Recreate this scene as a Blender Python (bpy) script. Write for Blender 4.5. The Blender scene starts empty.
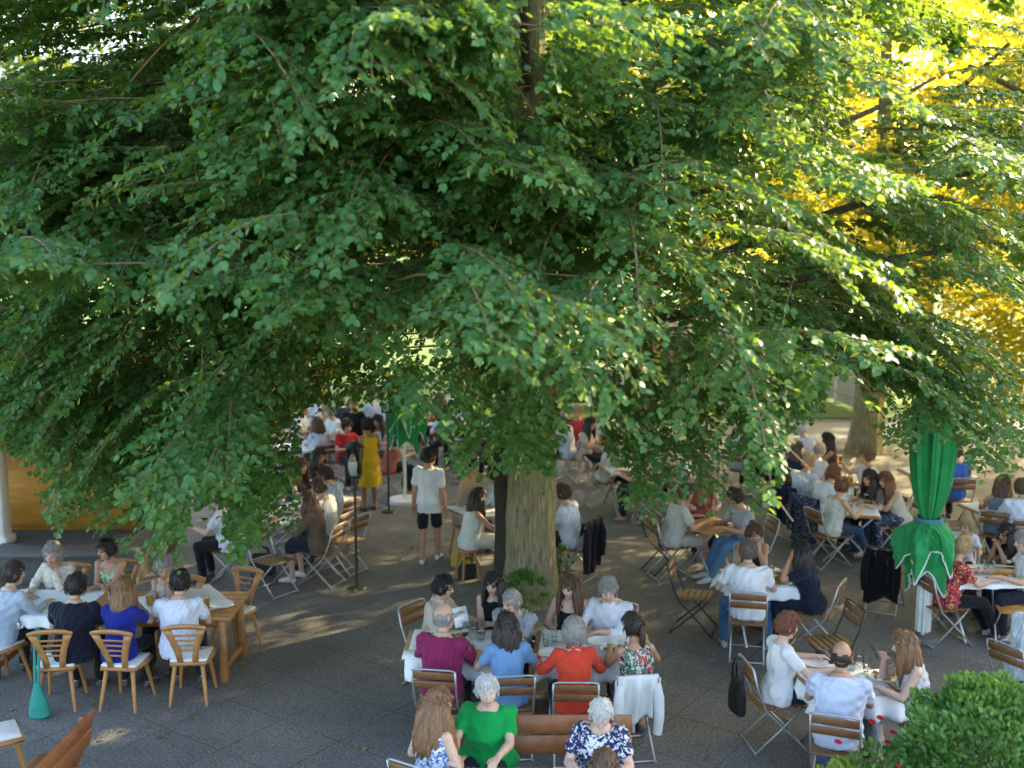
import bpy, math, random
import numpy as np
from mathutils import Vector, Matrix
random.seed(7); RNG = np.random.default_rng(11)
SC = bpy.context.scene; COL = SC.collection
D2R = math.pi/180
# ------------------------------------------------------------------ camera model
FPX, HOR, CAMH = 1100.0, 220.0, 5.0
PITCH = math.atan((384-HOR)/FPX)
CP, SP = math.cos(PITCH), math.sin(PITCH)
def W(px, py, z=0.0):
    """the point at height z that stands at this place in the photograph"""
    u = (px-512)/FPX; v = (384-py)/FPX
    d = np.array([u, CP+v*SP, -SP+v*CP])
    t = (z-CAMH)/d[2]
    return np.array([d[0]*t, d[1]*t, z])
def project(P):
    P = np.atleast_2d(P); q = P-np.array([0, 0, CAMH])
    dep = q[:, 1]*CP-q[:, 2]*SP; up = q[:, 1]*SP+q[:, 2]*CP
    dep = np.maximum(dep, .05)
    return 512+FPX*q[:, 0]/dep, 384-FPX*up/dep
# ------------------------------------------------------------------ objects
def link(o, parent=None):
    COL.objects.link(o)
    if parent is not None: o.parent = parent
    return o
def tag(o, label=None, cat=None, group=None, kind=None):
    if label: o['label'] = label
    if cat: o['category'] = cat
    if group: o['group'] = group
    if kind: o['kind'] = kind
    return o
def empty(name, loc=(0, 0, 0), rz=0.0):
    o = bpy.data.objects.new(name, None); o.empty_display_size = .1
    o.location = tuple(float(c) for c in loc); o.rotation_euler = (0, 0, rz); return link(o)
def copy_tree(o, parent=None):
    c = o.copy(); COL.objects.link(c)
    if parent is not None: c.parent = parent
    for ch in list(o.children): copy_tree(ch, c)
    return c
def mesh_from(name, verts, quads=None, tris=None, smooth=False):
    """fast mesh from numpy arrays"""
    me = bpy.data.meshes.new(name)
    verts = np.asarray(verts, np.float32)
    loops = []; starts = []; n = 0
    if quads is not None and len(quads):
        quads = np.asarray(quads, np.int32); loops.append(quads.ravel())
        starts.append(n+4*np.arange(len(quads))); n += 4*len(quads)
    if tris is not None and len(tris):
        tris = np.asarray(tris, np.int32); loops.append(tris.ravel())
        starts.append(n+3*np.arange(len(tris))); n += 3*len(tris)
    loops = np.concatenate(loops); starts = np.concatenate(starts)
    me.vertices.add(len(verts)); me.vertices.foreach_set('co', verts.ravel())
    me.loops.add(len(loops)); me.loops.foreach_set('vertex_index', loops)
    me.polygons.add(len(starts)); me.polygons.foreach_set('loop_start', starts.astype(np.int32))
    if smooth: me.polygons.foreach_set('use_smooth', np.ones(len(starts), bool))
    me.update(calc_edges=True); me.validate()
    return me
def nrm(v):
    v = np.asarray(v, float); return v/max(np.linalg.norm(v), 1e-9)
def rotz(a):
    c, s = math.cos(a), math.sin(a); return np.array([[c, -s, 0], [s, c, 0], [0, 0, 1.]])
def rotx(a):
    c, s = math.cos(a), math.sin(a); return np.array([[1., 0, 0], [0, c, -s], [0, s, c]])
def roty(a):
    c, s = math.cos(a), math.sin(a); return np.array([[c, 0, s], [0, 1., 0], [-s, 0, c]])
class MB:
    """collects shapes into one mesh"""
    def __init__(s): s.v = []; s.q = []; s.t = []; s.n = 0
    def add(s, v, q=(), t=()):
        v = np.asarray(v, float)
        if len(q): s.q.append(np.asarray(q)+s.n)
        if len(t): s.t.append(np.asarray(t)+s.n)
        s.v.append(v); s.n += len(v)
    def box(s, c, size, R=None, bev=.0):
        x, y, z = [k/2 for k in size]
        b = min(bev, x*.9, y*.9, z*.9)
        if b <= 0:
            v = np.array([[sx*x, sy*y, sz*z] for sx in (-1, 1) for sy in (-1, 1) for sz in (-1, 1)])
            q = [(0, 1, 3, 2), (4, 6, 7, 5), (0, 4, 5, 1), (2, 3, 7, 6), (0, 2, 6, 4), (1, 5, 7, 3)]
            t = ()
        else:
            # chamfered on the vertical and horizontal edges: stacked octagons
            def ring(k, zz):
                X, Y = x-k, y-k
                return [(X, Y-b, zz), (X, -Y+b, zz), (X-b, -Y, zz), (-X+b, -Y, zz), (-X, -Y+b, zz), (-X, Y-b, zz), (-X+b, Y, zz), (X-b, Y, zz)]
            h = b*.7
            v = np.array(ring(h, -z)+ring(0, -z+b)+ring(0, z-b)+ring(h, z)+[(0, 0, -z), (0, 0, z)])
            q = [(r*8+i, r*8+(i+1) % 8, (r+1)*8+(i+1) % 8, (r+1)*8+i) for r in range(3) for i in range(8)]
            t = [(32, (i+1) % 8, i) for i in range(8)]+[(33, 24+i, 24+(i+1) % 8) for i in range(8)]
        if R is not None: v = v@np.asarray(R).T
        s.add(v+np.asarray(c, float), q, t)
    def bar(s, p0, p1, w, h, up=(0, 0, 1), bev=.0):
        p0 = np.asarray(p0, float); p1 = np.asarray(p1, float); d = nrm(p1-p0)
        a = np.cross(up, d)
        if np.linalg.norm(a) < 1e-4: a = np.cross((0, 1, 0), d)
        a = nrm(a); b = np.cross(d, a)
        s.box((p0+p1)/2, (w, h, np.linalg.norm(p1-p0)), np.stack([a, b, d], 1), bev)
    def tube(s, pts, rad, n=8, cap=True, wob=None):
        pts = np.asarray(pts, float); m = len(pts)
        rad = np.broadcast_to(np.asarray(rad, float), (m,)) if np.ndim(rad) < 2 else rad
        tg = np.gradient(pts, axis=0); a = None; vs = []
        for i in range(m):
            d = nrm(tg[i])
            if a is None:
                a = np.cross(d, (0, 0, 1.))
                if np.linalg.norm(a) < .1: a = np.cross(d, (0, 1., 0))
            a = nrm(a-d*np.dot(a, d)); b = np.cross(d, a)
            th = np.arange(n)*2*math.pi/n
            r = rad[i]*(1+(wob(i, th) if wob else 0))
            vs.append(pts[i]+np.outer(np.cos(th)*r, a)+np.outer(np.sin(th)*r, b))
        v = np.concatenate(vs+[pts[:1], pts[-1:]])
        i, j = np.meshgrid(np.arange(m-1), np.arange(n), indexing='ij'); i = i.ravel(); j = j.ravel(); k = (j+1) % n
        q = np.stack([i*n+j, i*n+k, (i+1)*n+k, (i+1)*n+j], 1)
        t = []
        if cap:
            t = [(m*n, (jj+1) % n, jj) for jj in range(n)]+[(m*n+1, (m-1)*n+jj, (m-1)*n+(jj+1) % n) for jj in range(n)]
        s.add(v, q, t)
    def lathe(s, prof, c=(0, 0, 0), n=16, R=None):
        prof = np.asarray(prof, float); m = len(prof); th = np.arange(n)*2*math.pi/n
        v = np.concatenate([np.stack([r*np.cos(th), r*np.sin(th), np.full(n, z)], 1) for r, z in prof])
        i, j = np.meshgrid(np.arange(m-1), np.arange(n), indexing='ij'); i = i.ravel(); j = j.ravel(); k = (j+1) % n
        q = np.stack([i*n+j, i*n+k, (i+1)*n+k, (i+1)*n+j], 1)
        if R is not None: v = v@np.asarray(R).T
        s.add(v+np.asarray(c, float), q)
    def loft(s, rings):
        """rings: (centre, A, B) ellipse half axes; closed at both ends"""
        n = 14; th = np.arange(n)*2*math.pi/n; m = len(rings)
        v = [np.asarray(c, float)+np.outer(np.cos(th), A)+np.outer(np.sin(th), B) for c, A, B in rings]
        v = np.concatenate(v+[np.array([rings[0][0], rings[-1][0]], float)])
        i, j = np.meshgrid(np.arange(m-1), np.arange(n), indexing='ij'); i = i.ravel(); j = j.ravel(); k = (j+1) % n
        q = np.stack([i*n+j, i*n+k, (i+1)*n+k, (i+1)*n+j], 1)
        t = [(m*n, (jj+1) % n, jj) for jj in range(n)]+[(m*n+1, (m-1)*n+jj, (m-1)*n+(jj+1) % n) for jj in range(n)]
        s.add(v, q, t)
    def limb(s, p0, p1, r0, r1, rm=None, flat=None):
        p0 = np.asarray(p0, float); p1 = np.asarray(p1, float); L = np.linalg.norm(p1-p0); d = nrm(p1-p0)
        a = np.cross(d, (1., 0, 0))
        if np.linalg.norm(a) < .3: a = np.cross(d, (0, 1., 0))
        a = nrm(a); b = np.cross(d, a)
        if rm is None: rm = (r0+r1)/2
        st = [(-.9*r0, .35*r0), (-.55*r0, .8*r0), (0, r0), (.35*L, rm), (.7*L, r1+(rm-r1)*.35), (L, r1), (L+.55*r1, .8*r1), (L+.9*r1, .35*r1)]
        s.loft([(p0+d*t, a*r, b*r) for t, r in st])
    def ell(s, c, rad, R=None, nu=14, nv=9):
        R = np.eye(3) if R is None else np.asarray(R)
        rg = []
        for i in range(nv):
            ph = -math.pi/2+math.pi*(i+.5)/nv
            rg.append((np.asarray(c)+R[:, 2]*rad[2]*math.sin(ph), R[:, 0]*rad[0]*math.cos(ph), R[:, 1]*rad[1]*math.cos(ph)))
        s.loft(rg)
    def arrays(s):
        return np.concatenate(s.v), (np.concatenate(s.q) if s.q else None), (np.concatenate(s.t) if s.t else None)
    def build(s, name, mat, parent=None, smooth=False):
        v, q, t = s.arrays()
        me = mesh_from(name, v, q, t, smooth)
        if smooth:
            try: me.set_sharp_from_angle(angle=40*D2R)
            except Exception: pass
        me.materials.append(mat)
        return link(bpy.data.objects.new(name, me), parent)
# ------------------------------------------------------------------ materials
_mats = {}
def nodes_of(name):
    m = bpy.data.materials.new(name); m.use_nodes = True
    nt = m.node_tree; nt.nodes.clear()
    out = nt.nodes.new('ShaderNodeOutputMaterial'); b = nt.nodes.new('ShaderNodeBsdfPrincipled')
    nt.links.new(b.outputs[0], out.inputs[0]); return m, nt, b, out
def N(nt, typ, **kw):
    n = nt.nodes.new(typ)
    for k, v in kw.items():
        if k in n.inputs: n.inputs[k].default_value = v
        else: setattr(n, k, v)
    return n
def rgba(c): return (c[0], c[1], c[2], 1.0)
def ramp(nt, stops):
    r = nt.nodes.new('ShaderNodeValToRGB'); e = r.color_ramp.elements
    while len(e) < len(stops): e.new(.5)
    for k, (p, c) in enumerate(stops): e[k].position = p; e[k].color = rgba(c)
    return r
def mat(name, col, rough=.6, var=.15, scale=14, bump=.0, bscale=60, metal=0., spec=.5, stretch=None, sheen=0., sss=0.):
    key = (name, tuple(col), rough, var, scale, bump, metal, stretch)
    if key in _mats: return _mats[key]
    m, nt, b, out = nodes_of(name)
    tc = N(nt, 'ShaderNodeTexCoord'); mp = N(nt, 'ShaderNodeMapping')
    if stretch: mp.inputs['Scale'].default_value = stretch
    nt.links.new(tc.outputs['Object'], mp.inputs[0])
    no = N(nt, 'ShaderNodeTexNoise', Scale=scale, Detail=5.0, Roughness=.6); nt.links.new(mp.outputs[0], no.inputs[0])
    c = np.array(col[:3])
    r = ramp(nt, [(.25, np.clip(c*(1-var), 0, 1)), (.75, np.clip(c*(1+var), 0, 1))])
    nt.links.new(no.outputs[0], r.inputs[0]); nt.links.new(r.outputs[0], b.inputs['Base Color'])
    b.inputs['Roughness'].default_value = rough; b.inputs['Metallic'].default_value = metal
    b.inputs['Specular IOR Level'].default_value = spec
    if sheen: b.inputs['Sheen Weight'].default_value = sheen
    if sss:
        b.inputs['Subsurface Weight'].default_value = sss; b.inputs['Subsurface Radius'].default_value = (.012, .005, .003); b.inputs['Subsurface Scale'].default_value = 1.
    if bump:
        n2 = N(nt, 'ShaderNodeTexNoise', Scale=bscale, Detail=4.0); nt.links.new(mp.outputs[0], n2.inputs[0])
        bp = N(nt, 'ShaderNodeBump', Strength=bump, Distance=.01); nt.links.new(n2.outputs[0], bp.inputs['Height'])
        nt.links.new(bp.outputs[0], b.inputs['Normal'])
    _mats[key] = m; return m
def cloth(col, name='cloth'): return mat(name, tuple(min(x, .80)*.90 for x in col), .85, .17, 5, .6, 11, spec=.2, sheen=.1)
def skin(col): return mat('skin', col, .5, .08, 18, sss=.12)
def hairm(col): return mat('hair', col, .55, .5 if sum(col) < .5 else .22, 60, .6, 90, stretch=(1, 1, .15))
def wood(col, name='wood', s=1.): return mat(name, col, .42, .32, 9*s, .12, 40, stretch=(1, 1, 1))
def print_cloth(name, base, cols, scale=22, thr=.42):
    """printed fabric: blotches of the listed colours on a ground colour"""
    m, nt, b, out = nodes_of(name)
    tc = N(nt, 'ShaderNodeTexCoord')
    prev = None
    for i, c in enumerate(cols):
        mp = N(nt, 'ShaderNodeMapping'); mp.inputs['Location'].default_value = (3.1*i, 1.7*i, .9*i)
        nt.links.new(tc.outputs['Object'], mp.inputs[0])
        no = N(nt, 'ShaderNodeTexNoise', Scale=scale*(1+.25*i), Detail=1.5, Distortion=1.2); nt.links.new(mp.outputs[0], no.inputs[0])
        r = ramp(nt, [(thr+.12-.01, (0, 0, 0)), (thr+.12+.02, (1, 1, 1))]); nt.links.new(no.outputs[0], r.inputs[0])
        mx = N(nt, 'ShaderNodeMix', data_type='RGBA')
        nt.links.new(r.outputs[0], mx.inputs[0])
        if prev is None: mx.inputs[6].default_value = rgba(base)
        else: nt.links.new(prev, mx.inputs[6])
        mx.inputs[7].default_value = rgba(c); prev = mx.outputs[2]
    nt.links.new(prev, b.inputs['Base Color']); b.inputs['Roughness'].default_value = .85; b.inputs['Specular IOR Level'].default_value = .25
    return m
def glassm(name, col, rough=.03):
    m, nt, b, out = nodes_of(name)
    b.inputs['Base Color'].default_value = rgba(col); b.inputs['Transmission Weight'].default_value = 1.; b.inputs['Roughness'].default_value = rough; b.inputs['IOR'].default_value = 1.3
    return m
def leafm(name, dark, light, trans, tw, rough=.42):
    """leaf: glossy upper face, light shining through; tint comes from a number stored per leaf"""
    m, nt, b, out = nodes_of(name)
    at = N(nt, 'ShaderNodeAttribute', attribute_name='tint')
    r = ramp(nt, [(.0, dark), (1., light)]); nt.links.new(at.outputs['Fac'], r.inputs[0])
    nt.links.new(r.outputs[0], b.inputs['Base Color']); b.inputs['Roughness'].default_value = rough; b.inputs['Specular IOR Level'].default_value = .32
    tr = N(nt, 'ShaderNodeBsdfTranslucent'); tr.inputs[0].default_value = rgba(trans)
    mx = N(nt, 'ShaderNodeMixShader'); mx.inputs[0].default_value = tw
    nt.links.new(b.outputs[0], mx.inputs[1]); nt.links.new(tr.outputs[0], mx.inputs[2]); nt.links.new(mx.outputs[0], out.inputs[0])
    return m
WOODCH = wood((.40, .19, .06), 'golden_wood'); WOODTB = wood((.33, .15, .05), 'table_wood'); WOODSL = wood((.20, .095, .035), 'slat_wood')
WOODOR = wood((.55, .26, .06), 'pale_slat_wood'); BENCHW = wood((.26, .10, .035), 'bench_wood')
STEEL = mat('galvanised_steel', (.42, .43, .44), .4, .1, 20, metal=.6); IRON = mat('black_iron', (.02, .02, .022), .5, .2)
WHITEC = mat('white_cloth', (.78, .78, .77), .8, .04, 6, .15, 18); PAD = mat('white_pad', (.7, .7, .7), .85, .05, 8, .2, 40)
CHINA = mat('china', (.8, .8, .78), .2, .03); GLASS = glassm('clear_glass', (.95, .97, .97)); BEER = glassm('beer', (.85, .42, .05)); FOAM = mat('beer_foam', (.8, .76, .66), .8, .05)
# ------------------------------------------------------------------ people
PEND = []           # (object, voxel, smoothing, callback): surfaces still to be fused
def fuse(name, mb, voxel, mats, parent=None, cb=None, it=4):
    v, q, t = mb.arrays()
    o = link(bpy.data.objects.new(name, mesh_from(name, v, q, t)), parent)
    r = o.modifiers.new('fuse', 'REMESH'); r.mode = 'VOXEL'; r.voxel_size = voxel
    s = o.modifiers.new('smooth', 'SMOOTH'); s.factor = .5; s.iterations = it
    PEND.append((o, mats, cb)); return o
def fuse_all():
    dg = bpy.context.evaluated_depsgraph_get()
    res = [(o, bpy.data.meshes.new_from_object(o.evaluated_get(dg), depsgraph=dg), m, cb) for o, m, cb in PEND]
    for o, me, mats, cb in res:
        o.modifiers.clear(); old = o.data; nm = old.name; o.data = me; bpy.data.meshes.remove(old); me.name = nm
        me.materials.clear()
        for m in mats: me.materials.append(m)
        me.polygons.foreach_set('use_smooth', np.ones(len(me.polygons), bool))
        me.polygons.foreach_set('material_index', np.zeros(len(me.polygons), np.int32))
        if cb: cb(me)
        me.update()
    PEND.clear()
def wrinkle(amp, seed):
    def f(me):
        n = len(me.vertices); co = np.empty(n*3, np.float32); me.vertices.foreach_get('co', co); co = co.reshape(-1, 3)
        no = np.empty(n*3, np.float32); me.vertices.foreach_get('normal', no); no = no.reshape(-1, 3)
        r = np.random.default_rng(seed); d = np.zeros(n)
        for k in range(7):
            w = r.normal(size=3)*r.uniform(18, 75)*np.array([1, 1, .7]); d += np.sin(co@w+r.uniform(0, 6)+1.5*np.sin(co@(r.normal(size=3)*9)))/(1+k*.3)
        co += no*(d*amp*.35)[:, None].astype(np.float32)
        me.vertices.foreach_set('co', co.ravel())
    return f
def ik(a, t, l1, l2, pole):
    a = np.asarray(a, float); t = np.asarray(t, float); d = t-a; L = np.linalg.norm(d)
    if L > (l1+l2)*.985: t = a+d/L*(l1+l2)*.985; d = t-a; L = np.linalg.norm(d)
    u = d/L; c = (l1*l1+L*L-l2*l2)/(2*l1*L); c = max(-1, min(1, c))
    p = np.asarray(pole, float)-a; p = p-u*np.dot(p, u); p = nrm(p)
    return a+u*l1*c+p*l1*math.sqrt(1-c*c), t
MALE = [(-.10, .135, .115, 0), (0, .168, .128, 0), (.15, .150, .118, .01), (.28, .165, .122, .008), (.38, .178, .112, 0), (.45, .165, .088, -.01), (.49, .10, .07, -.012), (.53, .062, .06, -.01)]
FEM = [(-.10, .145, .118, 0), (0, .176, .128, 0), (.15, .130, .102, .006), (.28, .142, .128, .018), (.37, .150, .105, .006), (.44, .142, .080, -.008), (.48, .08, .062, -.01), (.52, .05, .052, -.008)]
def make_hair(style, col, hc, R, body_back, sex, seed, parent, hk=1., hsz=1.):
    """hair: a cap that dives under the skin at the face, plus falling locks, bun or tail"""
    mb = MB(); r = np.random.default_rng(seed)
    SK = np.array([.079, .098, .118])*hsz
    nu, nv = 40, 22
    ph = -math.pi/2+math.pi*(np.arange(nv)+.5)/nv; th = np.arange(nu)*2*math.pi/nu
    P, T = np.meshgrid(ph, th, indexing='ij')
    d = np.stack([np.cos(P)*np.cos(T), np.cos(P)*np.sin(T), np.sin(P)], -1)
    x, y, z = d[..., 0], d[..., 1], d[..., 2]
    strand = .018*np.sin(13*T+5*np.sin(3*P)+r.uniform(0, 6))+.014*np.sin(29*T+r.uniform(0, 6)+3*P)+.012*np.sin(9*P+4*T)
    thick = {'short': 1.10, 'bald': 1.05, 'crop': 1.06, 'bob': 1.19, 'long': 1.13, 'bun': 1.10, 'tail': 1.09, 'curly': 1.24}[style]
    if style == 'curly': strand = strand*2.5
    line = .54+.1*np.sin(2*T+r.uniform(0, 6))*.5
    face = (y > .30-.25*np.clip(-z, 0, 1)) & (z < line) & (np.abs(x) < .93)
    low = {'short': -.32, 'bald': -.30, 'crop': -.25, 'bob': -.85, 'long': -.8, 'bun': -.42, 'tail': -.42, 'curly': -.6}[style]
    under = z < low-.1*(y > 0)
    rr = thick+strand
    rr = np.where(face | under, .90, rr)
    bare = face | under
    if style == 'bald': bare |= z > .26-.04*(y < -.2)+.035*np.sin(5*T)+.025*np.sin(13*T)
    if style in ('short', 'crop', 'bald'): bare |= (np.abs(y+.1) < .17) & (z < .06) & (np.abs(x) > .8) & (z > -.3) & (y > -.2)
    rr = np.where(bare, .93, rr)
    v = (d*rr[..., None]*SK).reshape(-1, 3)@R.T+hc+R[:, 2]*.004-R[:, 1]*.004
    i, j = np.meshgrid(np.arange(nv-1), np.arange(nu), indexing='ij'); i = i.ravel(); j = j.ravel(); k = (j+1) % nu
    q = np.stack([i*nu+j, i*nu+k, (i+1)*nu+k, (i+1)*nu+j], 1)
    v = np.concatenate([v, [hc-R[:, 2]*.1, hc+R[:, 2]*.118*thick]])
    t = [(nv*nu, (a+1) % nu, a) for a in range(nu)]+[(nv*nu+1, (nv-1)*nu+a, (nv-1)*nu+(a+1) % nu) for a in range(nu)]
    mb.add(v, q, t)
    # loose tufts over the cap follow the lie of the hair and break its outline
    wh = np.argwhere(~bare); r.shuffle(wh); cr_ = np.array([0, -.35, .93])
    for a_, b_ in wh[:(300 if style != 'bald' else 140)]:
        dd = d[a_, b_]; p0 = dd*SK*(rr[a_, b_]-.02)
        fl = dd-cr_*.9; fl = fl-dd*np.dot(fl, dd)
        fl = nrm(nrm(fl)+np.array([0, 0, -.25])+r.normal(size=3)*(.25 if style != 'curly' else .6)); neat = sum(col) > .5; ln = r.uniform(.035, .07)*(.8 if neat else 1)*(.55 if style in ('bald', 'crop') else 1)
        w_ = r.uniform(.0035, .0075)*(.6 if style in ('bald', 'crop') else 1); lift = r.uniform(.0, .3)*(.6 if neat else 1)
        p1 = p0+fl*ln*.5+dd*ln*(.12+lift*.3); p2 = p0+fl*ln+dd*ln*(lift*.4-.12)
        mb.tube([hc+R@p0, hc+R@p1, hc+R@p2], [w_*.8, w_, w_*.25], 4, False)
    if style in ('long', 'bob'):
        L = .16 if style == 'bob' else .36*hk**.5
        for k in range(26 if style == 'long' else 18):
            a = math.pi*(-.12+1.24*k/(25 if style == 'long' else 17))        # round the back from ear to ear
            dx, dy = math.cos(a), -math.sin(a)
            p0 = hc+R@np.array([dx*.080*hsz, dy*.092*hsz, .03+.02*r.normal()])
            ll = L*r.uniform(.8, 1.12)
            e = R@np.array([dx, dy, 0]); pts = []
            for s in np.linspace(0, 1, 7):
                p = p0+e*(.012+.02*s*(1-s)*2-.035*s*(style == 'bob'))+np.array([0, 0, -ll*s])
                if style == 'long' and s > .3:
                    p = p+body_back*(.05*(s-.3)*max(0, -dy))+e*(.02*s+.16*(hk-1)*s)
                pts.append(p+r.normal(size=3)*.005)
            mb.tube(pts, np.array([.016, .024, .027, .027, .024, .018, .006])*r.uniform(.8, 1.2)*hk, 6)
    if style == 'bun': mb.ell(hc+R@np.array([0, -.075, .10]), (.05, .045, .045), R)
    if style == 'tail':
        p0 = hc+R@np.array([0, -.10, .02]); bk = R@np.array([0, -1, 0])
        mb.tube([p0, p0+bk*.035+np.array([0, 0, -.04]), p0+bk*.04+np.array([0, 0, -.14]), p0+bk*.03+np.array([0, 0, -.24]), p0+bk*.02+np.array([0, 0, -.3])], [.018, .03, .032, .022, .006], 10)
    o = mb.build('hair', hairm(col), parent, False)
    o.data.polygons.foreach_set('use_smooth', np.ones(len(o.data.polygons), bool)); return o
PEOPLE = {}
def person(px, py, yaw, sex='f', hair=('short', (.05, .03, .02)), top=('tee', (.7, .7, .7)), bot=('trousers', (.03, .035, .06)), short='', label='',
           pose='sit', lean=10, hy=0, hp=8, arms='tt', q=1, chair='fold', sk=(.52, .32, .22), shoe=(.05, .05, .05), bulk=1., cz=0., hk=1., legs=None, chair_label=None, seat_back=0., cdx=0.):
    seed = int(px*31+py*17); rg = np.random.default_rng(seed)
    sc = 1.0 if sex == 'm' else .95
    if sex == 'k': sc = .8
    spec = MALE if sex == 'm' else FEM
    vox = {0: .007, 1: .0095, 2: .013, 3: .018}[q]
    yr = yaw*D2R; Rz = rotz(yr); L = (lean+(rg.normal()*2.2 if pose == 'sit' else 0))*D2R; hy = hy+rg.normal()*5; tw = rg.normal()*.09+hy*D2R*.18; roll = rg.normal()*.035 if pose == 'sit' else 0
    P = np.array([0, 0, .555]) if pose == 'sit' else np.array([0, 0, .93*sc])
    u = nrm(np.array([math.sin(roll), math.sin(L), math.cos(L)])); f = np.array([0, math.cos(L), -math.sin(L)]); X = np.array([1., 0, 0])
    nb = P+u*.50*sc
    L2 = L*.75; u2 = np.array([0, math.sin(L2), math.cos(L2)])
    lean_ = rg.normal()
    hc = nb+u2*.158*sc+np.array([0, .03, 0])
    R = rotz(hy*D2R)@rotx(-hp*D2R)@roty(rg.normal()*.05)
    # ground position from the head
    hw = W(px, py, hc[2]); org = hw-Rz@hc; org[2] = 0
    body = MB()
    def torso(mb, infl, t0, t1, flat=0.):
        rg_ = []
        for t, w, dpt, fo in spec:
            if t < t0-1e-6 or t > t1+1e-6: continue
            Q_ = rotz(tw*max(0, t)/.45); rg_.append((P+u*t*sc+f*fo, Q_@X*(w*bulk*sc+infl), Q_@f*(dpt*(bulk*1.05 if bulk > 1 else 1)*sc+infl)))
        c0, A0, B0 = rg_[0]; rg_.insert(0, (c0-u*.02, A0*.8, B0*.8))
        if infl > .014: rg_ = [(c, A_*(1.07 if k < 3 else 1.03), B_*(1.10 if k < 3 else 1.03)) for k, (c, A_, B_) in enumerate(rg_)]
        mb.loft(rg_)
    torso(body, 0, -.1, .54)
    sw = (.185 if sex == 'm' else .155)*sc*(.5+.5*bulk)
    Xs = rotz(tw)@X; sh = [P+u*.435*sc+Xs*s*sw-f*.01 for s in (-1, 1)]
    body.limb(nb-u*.04, hc-R[:, 2]*.07*sc-R[:, 1]*.01, .056*sc, .050*sc)
    # head
    hs = 1.1*sc if sex != 'k' else .95
    def H(*c): return hc+R@(np.array(c)*hs)
    body.ell(H(0, -.008, .012), (.076*hs, .095*hs, .107*hs), R); body.ell(H(0, .028, -.045), (.058*hs, .066*hs, .072*hs), R)
    body.ell(H(0, .066, -.088), (.026*hs, .022*hs, .022*hs), R)
    body.limb(H(0, .088, .012), H(0, .108, -.024), .008*hs, .014*hs)
    body.ell(H(0, .083, -.056), (.026*hs, .014*hs, .013*hs), R)
    for s in (-1, 1):
        body.ell(H(s*.078, -.012, -.005), (.010*hs, .018*hs, .030*hs), R); body.ell(H(s*.032, .082, .022), (.022*hs, .010*hs, .008*hs), R); body.ell(H(s*.040, .062, -.028), (.022*hs, .018*hs, .02*hs), R)
    # arms
    tgt = {'t': (.17, .43, .80), 'w': (.27, .40, .80), 'x': (-.04, .40, .80), 'l': (.10, .24, .68), 'b': (.30, .02, .50), 'e': (.20, .46, .83)}
    arm = []
    for s, a in zip((-1, 1), arms):
        S = sh[(s+1)//2]
        if isinstance(a, tuple): T = np.array(a, float)
        elif a == 'c': T = H(s*.03, .10, -.135)
        elif a == 'f': T = H(s*.035, .13, -.10)
        elif a == 'h': T = S+np.array([s*.07, .03, -.53*sc])
        elif a == 'p': T = np.array([s*.06, .36, 1.06])
        else:
            tx, ty, tz = tgt[a]; T = np.array([s*tx, ty, tz]) if a != 'x' else np.array([s*tx, ty, tz])
        if pose == 'sit' and isinstance(a, str) and a in 'twxe': T = T+np.array([0, max(0, L-.17)*.35, 0])+rg.normal(size=3)*np.array([.02, .02, 0])
        if pose == 'stand' and a == 'h': pole = S+np.array([s*.1, -.6, -.2])
        else: pole = S+np.array([s*.32, -.12, -.5])
        E, Wr = ik(S, T, .285*sc, .25*sc, pole); arm.append((S, E, Wr, s))
        body.limb(S, E, .050*sc*(.6+.4*bulk), .040*sc, .047*sc); body.limb(E, Wr, .041*sc, .027*sc, .040*sc)
        body.ell(S, (.055*sc, .054*sc, .054*sc))
        # hand: palm, four unequal bent fingers, thumb leaving its side
        fd = nrm(Wr-E); dn = np.array([0, 0, -1.])
        if isinstance(a, str) and a in 'twxe': hd = nrm(fd*np.array([1, 1, .25])+np.array([0, .35, 0]))
        elif isinstance(a, str) and a in 'cf': hd = nrm(H(0, .06, .02)-Wr)
        else: hd = nrm(fd+np.array([0, .15, 0]))
        n_ = dn-hd*np.dot(dn, hd)
        if np.linalg.norm(n_) < .3: n_ = -X*s-hd*np.dot(-X*s, hd)
        n_ = nrm(n_); sd = np.cross(hd, n_)
        if np.dot(sd, X)*s > 0: sd = -sd                 # towards the thumb (inwards)
        k = sc; pc = Wr+hd*.05*k
        body.loft([(Wr+hd*t*k, sd*w*k, n_*h*k) for t, w, h in ((-.01, .020, .018), (.01, .029, .018), (.045, .040, .015), (.08, .041, .013), (.092, .036, .010))])
        for i, (o_, l_) in enumerate(((.030, .068), (.010, .077), (-.010, .071), (-.030, .056))):
            b0 = Wr+hd*.085*k+sd*o_*k; d1 = nrm(hd+sd*o_*3+n_*.25); b1 = b0+d1*l_*.5*k; d2 = nrm(hd+n_*.85); b2 = b1+d2*l_*.5*k
            body.limb(b0, b1, .0095*k, .009*k); body.limb(b1, b2, .009*k, .0075*k)
        t0 = Wr+hd*.025*k+sd*.028*k; t1 = t0+nrm(hd*.7+sd*.75+n_*.3)*.042*k; t2 = t1+nrm(hd+sd*.15+n_*.4)*.034*k
        body.limb(t0, t1, .014*k, .011*k); body.limb(t1, t2, .011*k, .008*k)
    # legs
    leg = []
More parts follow.
